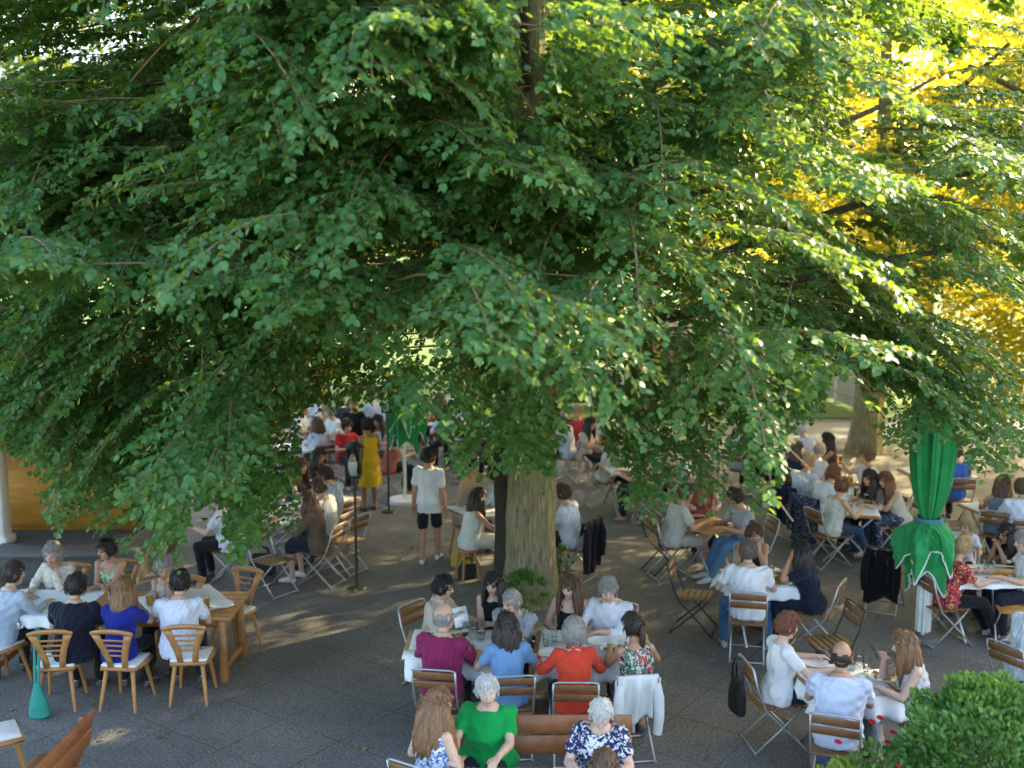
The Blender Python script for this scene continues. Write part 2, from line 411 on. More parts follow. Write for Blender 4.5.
    for s in (-1, 1):
        hip = P+X*s*.088*sc
        if pose == 'sit':
            kn, an = (np.array([s*.125, .425*sc, .52]), np.array([s*.13, .36, .085]))
            if legs == 'cross' and s > 0: kn, an = np.array([-.02, .43*sc, .60]), np.array([-.09, .52, .24])
            if legs == 'out': kn, an = np.array([s*.13, .43*sc, .50]), np.array([s*.11, .62, .08])
            if legs == 'wide': kn, an = np.array([s*.24, .38*sc, .51]), np.array([s*.25, .22, .08])
        else:
            dy = (.13 if s > 0 else -.12) if legs == 'walk' else .01
            kn, an = np.array([s*.095, dy*.55+.03, .49*sc]), np.array([s*.10, dy, .09])
        leg.append((hip, kn, an, s))
        body.limb(hip, kn, .083*sc*bulk, .055*sc, .076*sc); body.limb(kn, an, .053*sc, .036*sc, .052*sc)
        body.ell(an+np.array([0, .06, -.045]), (.036, .10, .034))
    lm = R.T
    def paint(me):
        n = len(me.polygons); c = np.empty(n*3, np.float32); me.polygons.foreach_get('center', c); c = (c.reshape(-1, 3)-hc)@R/hs
        mi = np.zeros(n, np.int32)
        for s in (-1, 1):
            mi[((c[:, 0]-s*.032)/.0145)**2+((c[:, 2]-.004)/.0075)**2+((c[:, 1]-.085)/.03)**2 < 1] = 1
            mi[(np.abs(c[:, 0]-s*.034) < .022) & (np.abs(c[:, 2]-.027) < .0055) & (c[:, 1] > .055)] = 3
        mi[(np.abs(c[:, 0]) < .024) & (np.abs(c[:, 2]+.057) < .0075) & (c[:, 1] > .07)] = 2
        me.polygons.foreach_set('material_index', mi)
    lip = skin((sk[0]*.85, sk[1]*.45, sk[2]*.5)); eye = mat('eye', (.03, .025, .02), .2, .1)
    b = fuse('person', body, vox, [skin(sk), eye, lip, hairm(tuple(np.array(hair[1])*.7+.01)) if hair[0] != 'none' else lip], None, paint, 3)
    b.location = tuple(org); b.rotation_euler = (0, 0, yr)
    tag(b, label, 'person', 'guests of the beer garden')
    if hair[0] != 'none': make_hair(hair[0], hair[1], hc, R, np.array([0, -1., 0]), sex, seed, b, hk, hs)
    # --- clothing
    def M(c): return c if isinstance(c, bpy.types.Material) else cloth(c)
    kind, cm = top; cm = M(cm); cv = max(vox*1.25, .011)
    tm = MB()
    hi = {'tee': .50, 'shirt': .51, 'rolled': .51, 'tank': .47, 'strap': .37, 'dress': .47, 'cardigan': .51}[kind]
    torso(tm, (.024 if sex != 'm' else .028) if kind != 'strap' else .012, -.1 if pose == 'sit' else -.16, min(hi, .51))
    if pose == 'stand' and kind != 'strap':
        tm.loft([(P-u*.16, X*.176*sc, f*.132*sc), (P-u*.05, X*.180*sc, f*.138*sc), (P+u*.1, X*.165*sc, f*.125*sc)])
    for S, E, Wr, s in arm:
        if kind in ('tee', 'shirt', 'rolled', 'cardigan'):
            tm.ell(S, (.075*sc, .074*sc, .072*sc)); tm.limb(S-X*s*.03, S+(E-S)*.05, .073*sc, .072*sc)
            if kind == 'tee': tm.limb(S, S+(E-S)*.58, .071*sc, .066*sc)
            else:
                tm.limb(S, E, .066*sc, .055*sc)
                tm.limb(E, E+(Wr-E)*(.35 if kind == 'rolled' else .93), .054*sc, .050*sc if kind == 'rolled' else .040*sc)
        elif kind in ('tank', 'dress'):
            tm.limb(P+u*.36*sc+X*s*.09*sc+f*.06, P+u*.475*sc+X*s*.085*sc-f*.01, .035, .035); tm.limb(P+u*.34*sc+X*s*.10*sc-f*.06, P+u*.475*sc+X*s*.085*sc-f*.01, .035, .035)
        elif kind == 'strap':
            for g in (1, -1):
                tm.tube([P+u*.33*sc+X*s*.085*sc+f*.105*g*sc, P+u*.42*sc+X*s*.082*sc+f*.075*g*sc, P+u*.478*sc+X*s*.078*sc+f*.0*g], .011, 6)
    if kind in ('shirt', 'rolled'):
        for k in range(10):
            a0, a1 = k*math.pi/5, (k+1)*math.pi/5
            if abs(math.sin(a0)-1) < .15 and abs(math.sin(a1)-1) < .15: continue
            c_ = nb+u*.012
            tm.limb(c_+X*.058*sc*math.cos(a0)+f*.06*sc*math.sin(a0), c_+X*.058*sc*math.cos(a1)+f*.06*sc*math.sin(a1), .015, .015)
    fuse({'tee': 'top', 'shirt': 'shirt', 'rolled': 'shirt', 'tank': 'top', 'strap': 'top', 'dress': 'dress', 'cardigan': 'cardigan'}[kind], tm, cv, [cm], b, wrinkle(.013 if kind != 'strap' else .005, seed+1), 3)
    bk, bm = bot; bm = M(bm) if not (kind == 'dress' and bm is None) else cm
    lo = MB()
    if bk in ('trousers', 'shorts'):
        lo.loft([(P-u*.115, X*.12*sc, f*.10*sc), (P-u*.08, X*(.160*sc*bulk), f*.13*sc*bulk), (P, X*(.180*sc*bulk+.004), f*(.132*sc*bulk+.008)), (P+u*.06, X*(.170*sc*bulk), f*.125*sc*bulk)])
        for hip, kn, an, s in leg:
            if bk == 'shorts': lo.limb(hip, hip+(kn-hip)*.80, .096*sc*bulk, .084*sc)
            else: lo.limb(hip, kn, .099*sc*bulk, .073*sc); lo.limb(kn, an+(kn-an)*.08, .072*sc, .058*sc, .066*sc)
    else:                                                   # skirt
        if pose == 'sit':
            kn = (leg[0][1]+leg[1][1])/2; l_ = {'skirt': 1., 'long_skirt': 1.}[bk]
            lo.loft([(P+np.array([0, -.06, .0]), X*.17*sc, np.array([0, 0, .13])), (P+np.array([0, .04, 0]), X*.195*sc, np.array([0, 0, .118])), (P*.4+kn*.6+np.array([0, 0, .005]), X*.21*sc, np.array([0, .02, .105])), (kn+np.array([0, 0, 0.0]), X*.21*sc, np.array([0, .05, .085])), (kn+np.array([0, .03, -.05]), X*.2*sc, np.array([0, .07, .05]))])
            drop = .1 if bk == 'skirt' else .36
            lo.loft([(kn+np.array([0, .01, .03]), X*.20*sc, np.array([0, .07, 0])), (kn+np.array([0, .0, -drop*.5]), X*.205*sc, np.array([0, .085, 0])), (kn+np.array([0, -.02, -drop]), X*.21*sc, np.array([0, .1, 0]))])
        else:
            z1 = -.45 if bk == 'skirt' else -.75
            lo.loft([(P+u*(z1*sc), X*.225*sc, f*.19*sc), (P+u*(z1*.6*sc), X*.21*sc, f*.175*sc), (P-u*.1*sc, X*.20*sc, f*.15*sc), (P+u*.02, X*.183*sc, f*.138*sc), (P+u*.14*sc, X*.14*sc, f*.115*sc)])
    fuse({'trousers': 'trousers', 'shorts': 'shorts', 'skirt': 'skirt', 'long_skirt': 'skirt'}[bk], lo, cv, [bm], b, wrinkle(.007, seed+2), 3)
    # shoes
    if q < 3 or pose == 'stand':
        for hip, kn, an, s in leg:
            m_ = MB(); fx = an+np.array([0, .06, -.09])
            yy = nrm(np.array([s*.12, 1, 0])); xx = np.array([yy[1], -yy[0], 0])
            def rr(t, w, h, z): return (fx+yy*t+np.array([0, 0, z]), xx*w, np.array([0, 0, h]))
            m_.loft([rr(-.105, .022, .022, .032), rr(-.09, .036, .036, .042), rr(-.04, .040, .052, .055), rr(.03, .042, .040, .042), rr(.08, .047, .030, .032), rr(.125, .040, .024, .026), rr(.15, .018, .014, .02)])
            m_.build('shoe', mat('shoe', shoe, .5, .1), b, True)
    PEOPLE[short] = dict(org=org, yaw=yr, obj=b)
    if chair: CHAIRS.append((chair, org+Rz@np.array([cdx, -.03-seat_back, 0]), yr+rg.normal()*.03, chair_label or short))
    return b
CHAIRS = []
# ------------------------------------------------------------------ furniture
def folding_chair(slat, metal):
    r = empty('folding_chair')
    m = MB()
    for k in range(6): m.box((0, -.185+k*.076, .452), (.40, .062, .016), rotx(.03), .005)
    m.build('seat', slat, r)
    m = MB()
    for z, y in ((.70, -.262), (.80, -.285)): m.box((0, y, z), (.41, .016, .078), rotx(.2), .006)
    m.build('backrest', slat, r)
    for s in (-1, 1):
        m = MB(); x = s*.205
        m.tube([(x, -.296, .85), (x, -.25, .66), (x, -.16, .44), (x*1.02, .08, .2), (x*1.04, .27, .0)], .011, 6); m.build('leg', metal, r)
        m = MB(); x = s*.185
        m.tube([(x, .20, .44), (x, .0, .24), (x*1.03, -.26, .0)], .011, 6); m.build('leg', metal, r)
    for y, z in ((.255, .02), (-.25, .02)):
        m = MB(); m.tube([(-.2, y, z), (.2, y, z)], .009, 6); m.build('crossbar', metal, r)
    m = MB(); m.tube([(-.205, -.296, .85), (-.16, -.30, .865), (.16, -.30, .865), (.205, -.296, .85)], .010, 6); m.build('top_rail', metal, r)
    return r
def carved_chair():
    r = empty('carved_chair'); w = WOODCH
    m = MB()
    pts = [(-.185, -.19), (.185, -.19), (.225, .05), (.21, .21), (-.21, .21), (-.225, .05)]
    v = [(x, y, z) for z in (.425, .458) for x, y in pts]; n = 6
    m.add(v, [(i, (i+1) % n, n+(i+1) % n, n+i) for i in range(n)]+[(0, 3, 2, 1), (0, 5, 4, 3), (6, 7, 8, 9), (6, 9, 10, 11)])
    m.build('seat', w, r)
    for sx in (-1, 1):
        for sy in (-1, 1):
            m = MB(); m.tube([(sx*.14, sy*.14, .43), (sx*.165, sy*.19, .22), (sx*.19, sy*.235, 0)], [.024, .021, .015], 8); m.build('leg', w, r, True)
    b = empty('backrest'); b.parent = r
    def bx(x, z): return np.array([x, -.165-(z-.45)*.28, z])
    for s in (-1, 1):                                              # two broad stiles flaring upwards
        m = MB(); rows = []
        for z, xo, wd in ((.45, .105, .06), (.56, .118, .062), (.68, .150, .066), (.78, .188, .072), (.845, .215, .085)):
            for dy in (-.012, .012):
                for x in (xo-wd, xo): rows.append(bx(s*x, z)+np.array([0, dy, 0]))
        q = []
        for k in range(4):
            a, c = 4*k, 4*k+4; q += [(a, a+1, c+1, c), (a+2, c+2, c+3, a+3), (a, c, c+2, a+2), (a+1, a+3, c+3, c+1)]
        q += [(0, 2, 3, 1), (16, 17, 19, 18)]
        m.add(rows, q); m.build('stile', w, b)
    m = MB(); rows = []
    for k in range(9):
        x = -.222+.444*k/8; c = .02*(1-(x/.222)**2)
        for z in (.842, .893):
            for dy in (-.014, .014): rows.append(bx(x, z+c-(.015 if z > .85 else 0)*(abs(x)/.222)**4)+np.array([0, dy, 0]))
    q = []
    for k in range(8):
        a, c = 4*k, 4*k+4; q += [(a, a+1, c+1, c), (a+2, c+2, c+3, a+3), (a, c, c+2, a+2), (a+1, a+3, c+3, c+1)]
    q += [(0, 2, 3, 1), (32, 33, 35, 34)]
    m.add(rows, q); m.build('top_rail', w, b)
    m = MB()
    for z, hw in ((.60, .075), (.66, .088), (.72, .105), (.78, .125)): m.box(bx(0, z), (hw*2, .012, .022), rotx(.27), .004)
    m.build('slat', w, b)
    m = MB(); m.box((0, .01, .472), (.38, .37, .028), None, .012); m.build('cushion', PAD, r)
    return r
def folding_table(L, Wd, slat, metal, h=.74):
    """beer garden table: slatted top on crossed steel legs"""
    r = empty('folding_table')
    m = MB(); n = max(4, int(Wd/.11))
    for k in range(n): m.box((0, -Wd/2+(k+.5)*Wd/n, h-.012), (L, Wd/n-.008, .024), None, .004)
    m.build('tabletop', slat, r)
    for sx in (-1, 1):
        x = sx*(L/2-.16)
        for sy in (-1, 1):
            m = MB(); m.bar((x+sy*.018, sy*(Wd/2-.06), h-.03), (x+sy*.018, -sy*(Wd/2-.04), .0), .03, .022, bev=.004); m.build('leg', metal, r)
    m = MB(); m.bar((-L/2+.16, 0, h*.5), (L/2-.16, 0, h*.5), .02, .02); m.build('brace', metal, r)
    return r
def cloth_sheet(L, Wd, over, amp, seed, corner=0.):
    """tablecloth: lies on the top, folds over the edge and hangs in soft pleats"""
    r = np.random.default_rng(seed); nx, ny = 44, 26
    hx, hy = L/2, Wd/2
    def axis(h, o, n):
        return np.sort(np.concatenate([np.linspace(-h, h, n-10), np.linspace(h+.012, h+o, 5), -np.linspace(h+.012, h+o, 5)]))
    ox, oy = over
    xs, ys = axis(hx, ox, nx), axis(hy, oy, ny)
    X, Y = np.meshgrid(xs, ys, indexing='ij')
    ex = np.clip(np.abs(X)-hx, 0, None); ey = np.clip(np.abs(Y)-hy, 0, None)
    dr = np.maximum(ex, ey)+.35*np.minimum(ex, ey)
    Z = -dr
    px = np.sign(X)*(np.minimum(np.abs(X), hx)+.012*(ex > 0)+.14*ex+ey*ex*1.1); py = np.sign(Y)*(np.minimum(np.abs(Y), hy)+.012*(ey > 0)+.14*ey+ex*ey*1.1)
    wv = np.sin(X*17+r.uniform(0, 6))*np.sin(X*7+2)+.6*np.sin(X*31+r.uniform(0, 6)); wy = np.sin(Y*19+r.uniform(0, 6))+.6*np.sin(Y*33+r.uniform(0, 6))
    py = py+np.sign(Y)*(ey > 0)*ey*wv*amp; px = px+np.sign(X)*(ex > 0)*ex*wy*amp
    Z = Z+.0025*(np.sin(X*9+r.uniform(0, 6))*np.sin(Y*11+r.uniform(0, 6))+1)*(dr == 0)+.003
    v = np.stack([px, py, Z], -1).reshape(-1, 3); n1, n2 = X.shape
    i, j = np.meshgrid(np.arange(n1-1), np.arange(n2-1), indexing='ij'); i = i.ravel(); j = j.ravel()
    q = np.stack([i*n2+j, (i+1)*n2+j, (i+1)*n2+j+1, i*n2+j+1], 1)
    return v, q
def tablecloth(loc, rz, L, Wd, over, label, seed=1, z=.74, amp=.25, mat_=None):
    v, q = cloth_sheet(L, Wd, over, amp, seed)
    o = link(bpy.data.objects.new('tablecloth', mesh_from('tablecloth', v, q, None, True)))
    o.data.materials.append(mat_ or WHITEC); o.location = (loc[0], loc[1], z+.002); o.rotation_euler = (0, 0, rz)
    s = o.modifiers.new('thick', 'SOLIDIFY'); s.thickness = .002
    return tag(o, label, 'tablecloth', 'white cloths on the tables')
def long_wood_table(L, Wd, h=.76):
    r = empty('wooden_table')
    m = MB()
    for k in range(6): m.box((0, -Wd/2+(k+.5)*Wd/6, h-.02), (L, Wd/6-.004, .04), None, .005)
    m.build('tabletop', WOODCH, r)
    for sx in (-1, 1):
        for sy in (-1, 1):
            m = MB(); m.bar((sx*(L/2-.12), sy*(Wd/2-.09), h-.04), (sx*(L/2-.10), sy*(Wd/2-.07), 0), .085, .085, (1, 0, 0), .01); m.build('leg', WOODTB, r)
    for sx in (-1, 1):
        m = MB(); m.box((sx*(L/2-.11), 0, .14), (.05, Wd-.2, .07), None, .006); m.build('stretcher', WOODTB, r)
    m = MB(); m.box((0, Wd/2-.09, h-.09), (L-.25, .03, .1)); m.box((0, -Wd/2+.09, h-.09), (L-.25, .03, .1)); m.build('apron', WOODTB, r)
    return r
def beer_glass(p, rz, label, level=.8, h=.16, r_=.037, content=None, cat='beer glass', g='glasses on the tables'):
    m = MB(); m.lathe([(0, 0), (r_*.8, 0), (r_*.86, .012), (r_, h), (r_-.003, h), (r_*.86-.003, .016), (0, .014)], (0, 0, 0), 14)
    o = m.build('drinking_glass', GLASS, None, True); o.location = tuple(p); tag(o, label, cat, g)
    if level > 0:
        m = MB(); z1 = .016+(h-.02)*level; m.lathe([(0, .017), (r_*.86-.005, .018), (r_*.86+(r_*.14)*level-.005, z1), (0, z1+.0005)], (0, 0, 0), 14)
        m.build('beer', content or BEER, o, True)
        if content is None:
            m = MB(); m.lathe([(0, z1+.002), (r_*.86+(r_*.14)*level-.005, z1+.001), (r_-.004, z1+.018), (0, z1+.022)], (0, 0, 0), 14); m.build('foam', FOAM, o, True)
    return o
def plate(p, label, food=None, r_=.13):
    m = MB(); m.lathe([(0, .004), (r_*.62, .005), (r_*.72, .012), (r_, .022), (r_, .026), (r_*.70, .017), (r_*.6, .011), (0, .010)], (0, 0, 0), 22)
    o = m.build('plate', CHINA, None, True); o.location = tuple(p); tag(o, label, 'plate', 'plates on the tables')
    if food is not None:
        m = MB(); rg = np.random.default_rng(int(abs(p[0]*100)))
        for k in range(16): m.ell((rg.normal()*r_*.3, rg.normal()*r_*.3, .02+.012*rg.random()), rg.uniform(.012, .032, 3)*np.array([1, 1, .5]), rotz(rg.uniform(0, 3)), 8, 5)
        m.build('food', food, o, True)
    return o
def hung_cloth(name, loc, rz, wd, drop_f, drop_b, mt, label, cat, seed=1, sleeves=True, top=.875, tilt=.16):
    """a jacket thrown over a chair back: front and back panels joined over the rail, folds, sleeves hanging"""
    r = np.random.default_rng(seed); nu, nv = 34, 22
    u = np.linspace(-1, 1, nu); s = np.linspace(-drop_f, drop_b, nv)
    U, S = np.meshgrid(u, s, indexing='ij')
    a = np.abs(S); ph = r.uniform(0, 6, 4)
    fold = .022*np.sin(U*9+ph[0])+.012*np.sin(U*17+ph[1]+S*3)+.01*np.sin(U*5+S*9+ph[2])
    amt = np.clip(a/.12, 0, 1)
    x = U*wd/2*(1+.12*a/max(drop_b, .1)*np.sin(U*2+ph[3])); 
    y = -.292+np.where(S > 0, -1, 1)*(.022+.016*amt)+tilt*np.where(S > 0, np.minimum(a, .35), np.minimum(a, .35))*1.0+fold*amt*np.where(S > 0, 1, .4)
    z = top-np.maximum(a-.02, 0)-.03*(np.abs(U)**3)*(a > .1)*r.uniform(.4, 1)+.012*np.cos(np.clip(a/.03, 0, 1)*math.pi/2)
    z = np.maximum(z-.05*np.sin(U*3+ph[2])*(a/(drop_b+.01))**2*(S > 0), .03)
    v = np.stack([x, y, z], -1).reshape(-1, 3); i, j = np.meshgrid(np.arange(nu-1), np.arange(nv-1), indexing='ij'); i = i.ravel(); j = j.ravel()
    q = np.stack([i*nv+j, (i+1)*nv+j, (i+1)*nv+j+1, i*nv+j+1], 1)
    o = link(bpy.data.objects.new(name, mesh_from(name, v, q, None, True))); o.data.materials.append(mt)
    md = o.modifiers.new('thick', 'SOLIDIFY'); md.thickness = .007
    o.location = tuple(loc); o.rotation_euler = (0, 0, rz); tag(o, label, cat)
    if sleeves:
        for sx in (-1, 1):
            m = MB(); x0 = sx*wd*.47
            m.tube([(x0*.95, -.31, top-.07), (x0*1.05, -.335, top-.2), (x0*1.1, -.33, top-.38), (x0*1.02, -.325, top-.55)], [.04, .05, .048, .042], 10)
            m.build('sleeve', mt, o, True)
    return o
def local(nm, p):
    """a point given in the frame of a seated person"""
    d = PEOPLE[nm]; return d['org']+rotz(d['yaw'])@np.array(p, float)
# ------------------------------------------------------------------ colours
BLACKH = (.012, .009, .008); DARKH = (.03, .018, .012); BROWNH = (.09, .045, .022); LBROWN = (.19, .095, .04); BLONDE = (.42, .27, .12); GREYH = (.24, .225, .205); WHITEH = (.52, .50, .47); RED_H = (.17, .06, .025)
WH = (.72, .73, .75); LBLUE = (.45, .55, .70); NAVY = (.012, .016, .035); BLK = (.010, .010, .012); JEANS = (.05, .11, .22); BEIGE = (.50, .42, .33)
DARKT = (.018, .02, .03)
TAN = (.42, .23, .14); PALE = (.56, .36, .27); MID = (.48, .28, .19)
FLORAL_G = print_cloth('green_floral_print', (.55, .58, .42), [(.06, .22, .05), (.16, .36, .10)], 26)
FLORAL_R = print_cloth('red_black_floral_print', (.02, .02, .025), [(.55, .03, .04), (.55, .55, .50), (.05, .20, .12)], 20, .40)
FLORAL_N = print_cloth('navy_white_print', (.62, .62, .66), [(.015, .02, .07), (.02, .03, .10)], 20, .40)
FLORAL_B = print_cloth('blue_white_print', (.65, .68, .74), [(.04, .12, .42), (.08, .20, .5)], 26, .44)
RED_TOP = print_cloth('red_print', (.52, .03, .05), [(.65, .35, .10), (.10, .03, .06)], 20)
STRIPED = print_cloth('navy_dotted_print', (.02, .025, .06), [(.5, .52, .58)], 60, .5)
p = person
# ---- long wooden table on the left
p(13, 574, -28, 'm', ('short', DARKH), ('shirt', (.42, .50, .60)), ('trousers', DARKT), 'man in the grey-blue shirt', 'man in a grey-blue shirt, back turned, at the left end of the long table', lean=14, hy=-18, hp=6, chair='carved')
p(53, 554, 178, 'f', ('curly', GREYH), ('cardigan', (.62, .56, .46)), ('trousers', BLK), 'grey-haired woman in the beige jacket', 'woman with short grey hair in a beige jacket resting her chin on her hand', lean=12, arms='ct', chair='carved', sk=MID)
p(107, 549, 176, 'f', ('bun', BLACKH), ('strap', FLORAL_G), ('skirt', FLORAL_G), 'woman in the green floral dress', 'woman with dark pinned-up hair in a green and white floral dress', lean=12, hy=-48, arms='xx', chair='carved', sk=TAN)
p(164, 568, 170, 'f', ('curly', GREYH), ('tank', BEIGE), ('trousers', DARKT), 'grey-haired woman with bare arms', 'grey-haired woman with bare arms in a sleeveless top under the low leaves', lean=20, hy=25, hp=20, arms='cx', chair='carved', sk=TAN)
p(76, 586, 4, 'm', ('short', BLACKH), ('tee', (.008, .010, .022)), ('trousers', BLK), 'man in the black T-shirt', 'man in a black T-shirt seen from behind at the long wooden table', lean=14, hy=-25, bulk=1.08, chair='carved', cdx=-.15)
p(123, 590, -6, 'f', ('long', LBROWN), ('tee', (.012, .02, .22)), ('trousers', BLK), 'woman in the royal blue top', 'woman with long light brown hair and a royal blue top seen from behind', lean=10, hy=12, arms='te', chair='carved', cdx=.08)
p(180, 582, 2, 'm', ('short', BLACKH), ('tee', (.66, .69, .80)), ('trousers', DARKT), 'dark-haired man in the white T-shirt', 'dark-haired man in a white T-shirt at the right end of the long wooden table', lean=15, hy=10, arms='et', chair='carved', cdx=.14)
# ---- two cloth covered tables in the middle
p(443, 587, -128, 'f', ('short', BLACKH), ('rolled', BEIGE), ('trousers', DARKT), 'dark-haired woman in the beige shirt', 'person with short dark hair in a beige shirt holding a white card', lean=12, hy=35, hp=12, arms=('t', (.18, .42, .92)))
p(444, 617, -12, 'm', ('bald', GREYH), ('shirt', (.24, .018, .085)), ('trousers', DARKT), 'bald man in the magenta shirt', 'bald man in a magenta shirt seen from behind at the middle table', lean=10, hy=-32, arms='tt', bulk=1.05)
p(494, 583, 176, 'f', ('long', BLACKH), ('tank', BLK), ('trousers', BLK), 'black-haired woman in the black top', 'woman with long black hair in a sleeveless black top in front of the trunk', lean=8, hy=-14, hp=14, arms='tx', sk=PALE)
p(512, 602, 168, 'm', ('crop', GREYH), ('tee', (.30, .31, .33)), ('trousers', DARKT), 'older man leaning forward', 'older man with cropped grey hair leaning forward over the middle table, half hidden', lean=30, hp=10, hy=-35, arms='cx', chair=None, bulk=.9)
p(507, 626, 6, 'f', ('long', DARKH), ('tee', (.16, .30, .52)), ('trousers', DARKT), 'dark-haired woman in the light blue top', 'woman with long dark hair in a light blue top seen from behind', lean=10, hy=8, arms='ww')
p(570, 586, 170, 'f', ('long', BROWNH), ('strap', BLK), ('skirt', BLK), 'brown-haired woman in the strappy black dress', 'woman with long brown hair in a strappy black dress facing the camera', lean=12, hy=-22, hp=16, arms='ll', sk=PALE)
p(608, 589, 158, 'm', ('short', GREYH), ('rolled', (.70, .69, .72)), ('trousers', DARKT), 'grey-haired man in the white shirt', 'grey-haired man in a white shirt with rolled sleeves leaning on the middle table', lean=16, hy=22, hp=20, arms='xt')
p(574, 631, 4, 'f', ('bob', GREYH), ('shirt', (.62, .055, .025)), ('trousers', DARKT), 'woman in the orange-red top', 'woman with short grey hair in an orange-red top seen from behind', lean=10, hy=-6, arms='ww')
p(633, 626, 8, 'f', ('tail', DARKH), ('tank', FLORAL_R), ('skirt', FLORAL_R), 'woman in the red and black floral dress', 'woman with dark tied hair in a red and black floral dress leaning in', lean=18, hy=34, hp=10, arms='ee', sk=TAN, cdx=-.10)
# ---- bench in front
p(487, 690, 168, 'f', ('short', WHITEH), ('tee', (.004, .30, .06)), ('trousers', DARKT), 'white-haired woman in the bright green top', 'white-haired woman in a bright green top sitting on the brown bench', lean=6, hy=20, hp=10, arms='tt', bulk=1.36, q=0, chair=None, sk=PALE)
p(438, 704, -32, 'f', ('long', LBROWN), ('tank', FLORAL_B), ('trousers', DARKT), 'woman with very long auburn hair', 'woman with very long auburn hair and a blue and white top, back to the camera', lean=8, hy=-22, arms='ll', q=0, chair='fold', sk=PALE, hk=1.4)
p(601, 713, 176, 'f', ('short', WHITEH), ('tee', FLORAL_N), ('trousers', DARKT), 'woman in the navy and white blouse', 'white-haired woman in a navy and white patterned blouse bending her head down', lean=20, hy=8, hp=38, arms='tt', bulk=1.18, q=0, chair=None, sk=PALE)
p(604, 768, 0, 'f', ('long', BROWNH), ('tee', WH), ('trousers', DARKT), 'brown-haired person at the lower edge', 'person of whom only the brown-haired crown shows at the bottom edge', lean=12, q=1, chair=None)
# ---- small table at the lower right
p(787, 626, -84, 'f', ('short', RED_H), ('tee', (.74, .73, .72)), ('trousers', NAVY), 'woman in the white blouse', 'woman with short auburn hair in a white blouse and navy trousers with white sneakers', lean=8, hp=14, arms='te', q=0, legs='out', shoe=(.6, .6, .6), sk=PALE)
p(842, 656, -20, 'm', ('bald', DARKH), ('tee', (.56, .60, .74)), ('trousers', JEANS), 'balding man in the pale lilac shirt', 'balding man in a pale lilac shirt seen from behind at the lower right table', lean=14, hy=-12, hp=8, arms='tt', q=0, bulk=1.12, sk=TAN)
p(905, 645, 82, 'f', ('long', LBROWN), ('tank', (.55, .55, .56)), ('long_skirt', (.38, .39, .42)), 'woman holding a phone', 'woman with long light brown hair in a grey top holding up a phone', lean=10, hp=14, arms=('e', (-.02, .34, 1.03)), q=0, sk=PALE)
# ---- table right of the middle
p(748, 551, -8, 'm', ('short', (.12, .09, .07)), ('tee', (.72, .72, .74)), ('trousers', JEANS), 'man in white with jeans', 'man in a white T-shirt and blue jeans seen from behind on a folding chair', lean=12, hy=-10, arms='ww', bulk=1.08, legs='wide', shoe=(.3, .3, .3))
p(754, 533, 172, 'f', ('bun', BROWNH), ('strap', (.02, .03, .02)), ('trousers', DARKT), 'bare-shouldered woman facing the man in white', 'woman with bare shoulders facing the man in the white T-shirt', lean=16, hy=20, hp=18, arms='ct', sk=TAN)
p(801, 551, 62, 'f', ('long', BLACKH), ('tee', NAVY), ('trousers', NAVY), 'woman in the navy jumpsuit', 'woman with long black hair in a navy jumpsuit raising her hand to her face', lean=16, hp=8, arms=('f', 't'), sk=(.55, .27, .14), legs='cross')
# ---- table under the hanging branch
p(685, 493, -72, 'm', ('short', BROWNH), ('tee', (.50, .48, .42)), ('shorts', (.48, .45, .38)), 'man in beige shorts', 'man in a beige T-shirt and shorts with white sneakers below the hanging branch', lean=14, arms='tt', q=2, shoe=(.6, .58, .55), legs='out', sk=TAN)
p(735, 497, 100, 'm', ('short', DARKH), ('tee', (.36, .37, .40)), ('trousers', (.10, .20, .34)), 'man in grey with light jeans', 'man in a grey T-shirt and light jeans half hidden by the hanging branch', lean=20, hp=14, arms='tt', q=2, legs='out', shoe=(.5, .5, .5), sk=TAN)
p(704, 478, 175, 'f', ('long', LBROWN), ('tank', (.5, .12, .10)), ('trousers', DARKT), 'woman in a coral top behind the branch', 'woman in a coral top facing the camera behind the hanging branch', lean=12, arms='tt', q=2)
# ---- long table at the right
p(842, 486, -66, 'f', ('bun', RED_H), ('tank', (.66, .64, .56)), ('trousers', (.03, .06, .12)), 'woman in the cream sleeveless top', 'woman in a cream sleeveless top and dark jeans nearest on the long beer table', lean=16, hy=20, arms='ee', q=2, legs='out', sk=(.55, .31, .18), shoe=(.5, .42, .3))
p(833, 473, -58, 'm', ('short', RED_H), ('shirt', (.70, .69, .68)), ('trousers', DARKT), 'red-haired man in the white shirt', 'red-haired man in a white shirt leaning over the long beer table', lean=22, hp=6, q=2, arms='et', bulk=1.08, sk=(.55, .31, .18))
p(809, 462, -60, 'm', ('short', BLONDE), ('shirt', (.62, .66, .72)), ('trousers', DARKT), 'fair-haired man in the pale shirt', 'fair-haired man in a pale grey-blue shirt at the far end of the long beer table', lean=16, q=2, arms='tt', sk=(.55, .31, .18))
p(820, 449, -70, 'm', ('bald', GREYH), ('tee', (.74, .72, .70)), ('trousers', DARKT), 'bald man in the white T-shirt', 'bald man in a white T-shirt at the far end of the long beer table', lean=10, q=3, arms='tt', sk=(.55, .31, .18))
p(867, 456, 88, 'm', ('short', LBROWN), ('tee', (.70, .68, .64)), ('trousers', DARKT), 'boy in white raising a beer', 'young man in a white T-shirt in front of the right-hand trunk raising a glass', lean=8, arms=('t', (.10, .40, 1.05)), q=2, sk=(.55, .31, .18))
p(870, 478, 112, 'f', ('long', DARKH), ('tee', (.16, .12, .11)), ('trousers', DARKT), 'dark-haired woman behind the beer glasses', 'dark-haired woman smiling behind the beer glasses on the long table', lean=22, arms='tt', q=2, sk=(.55, .31, .18))
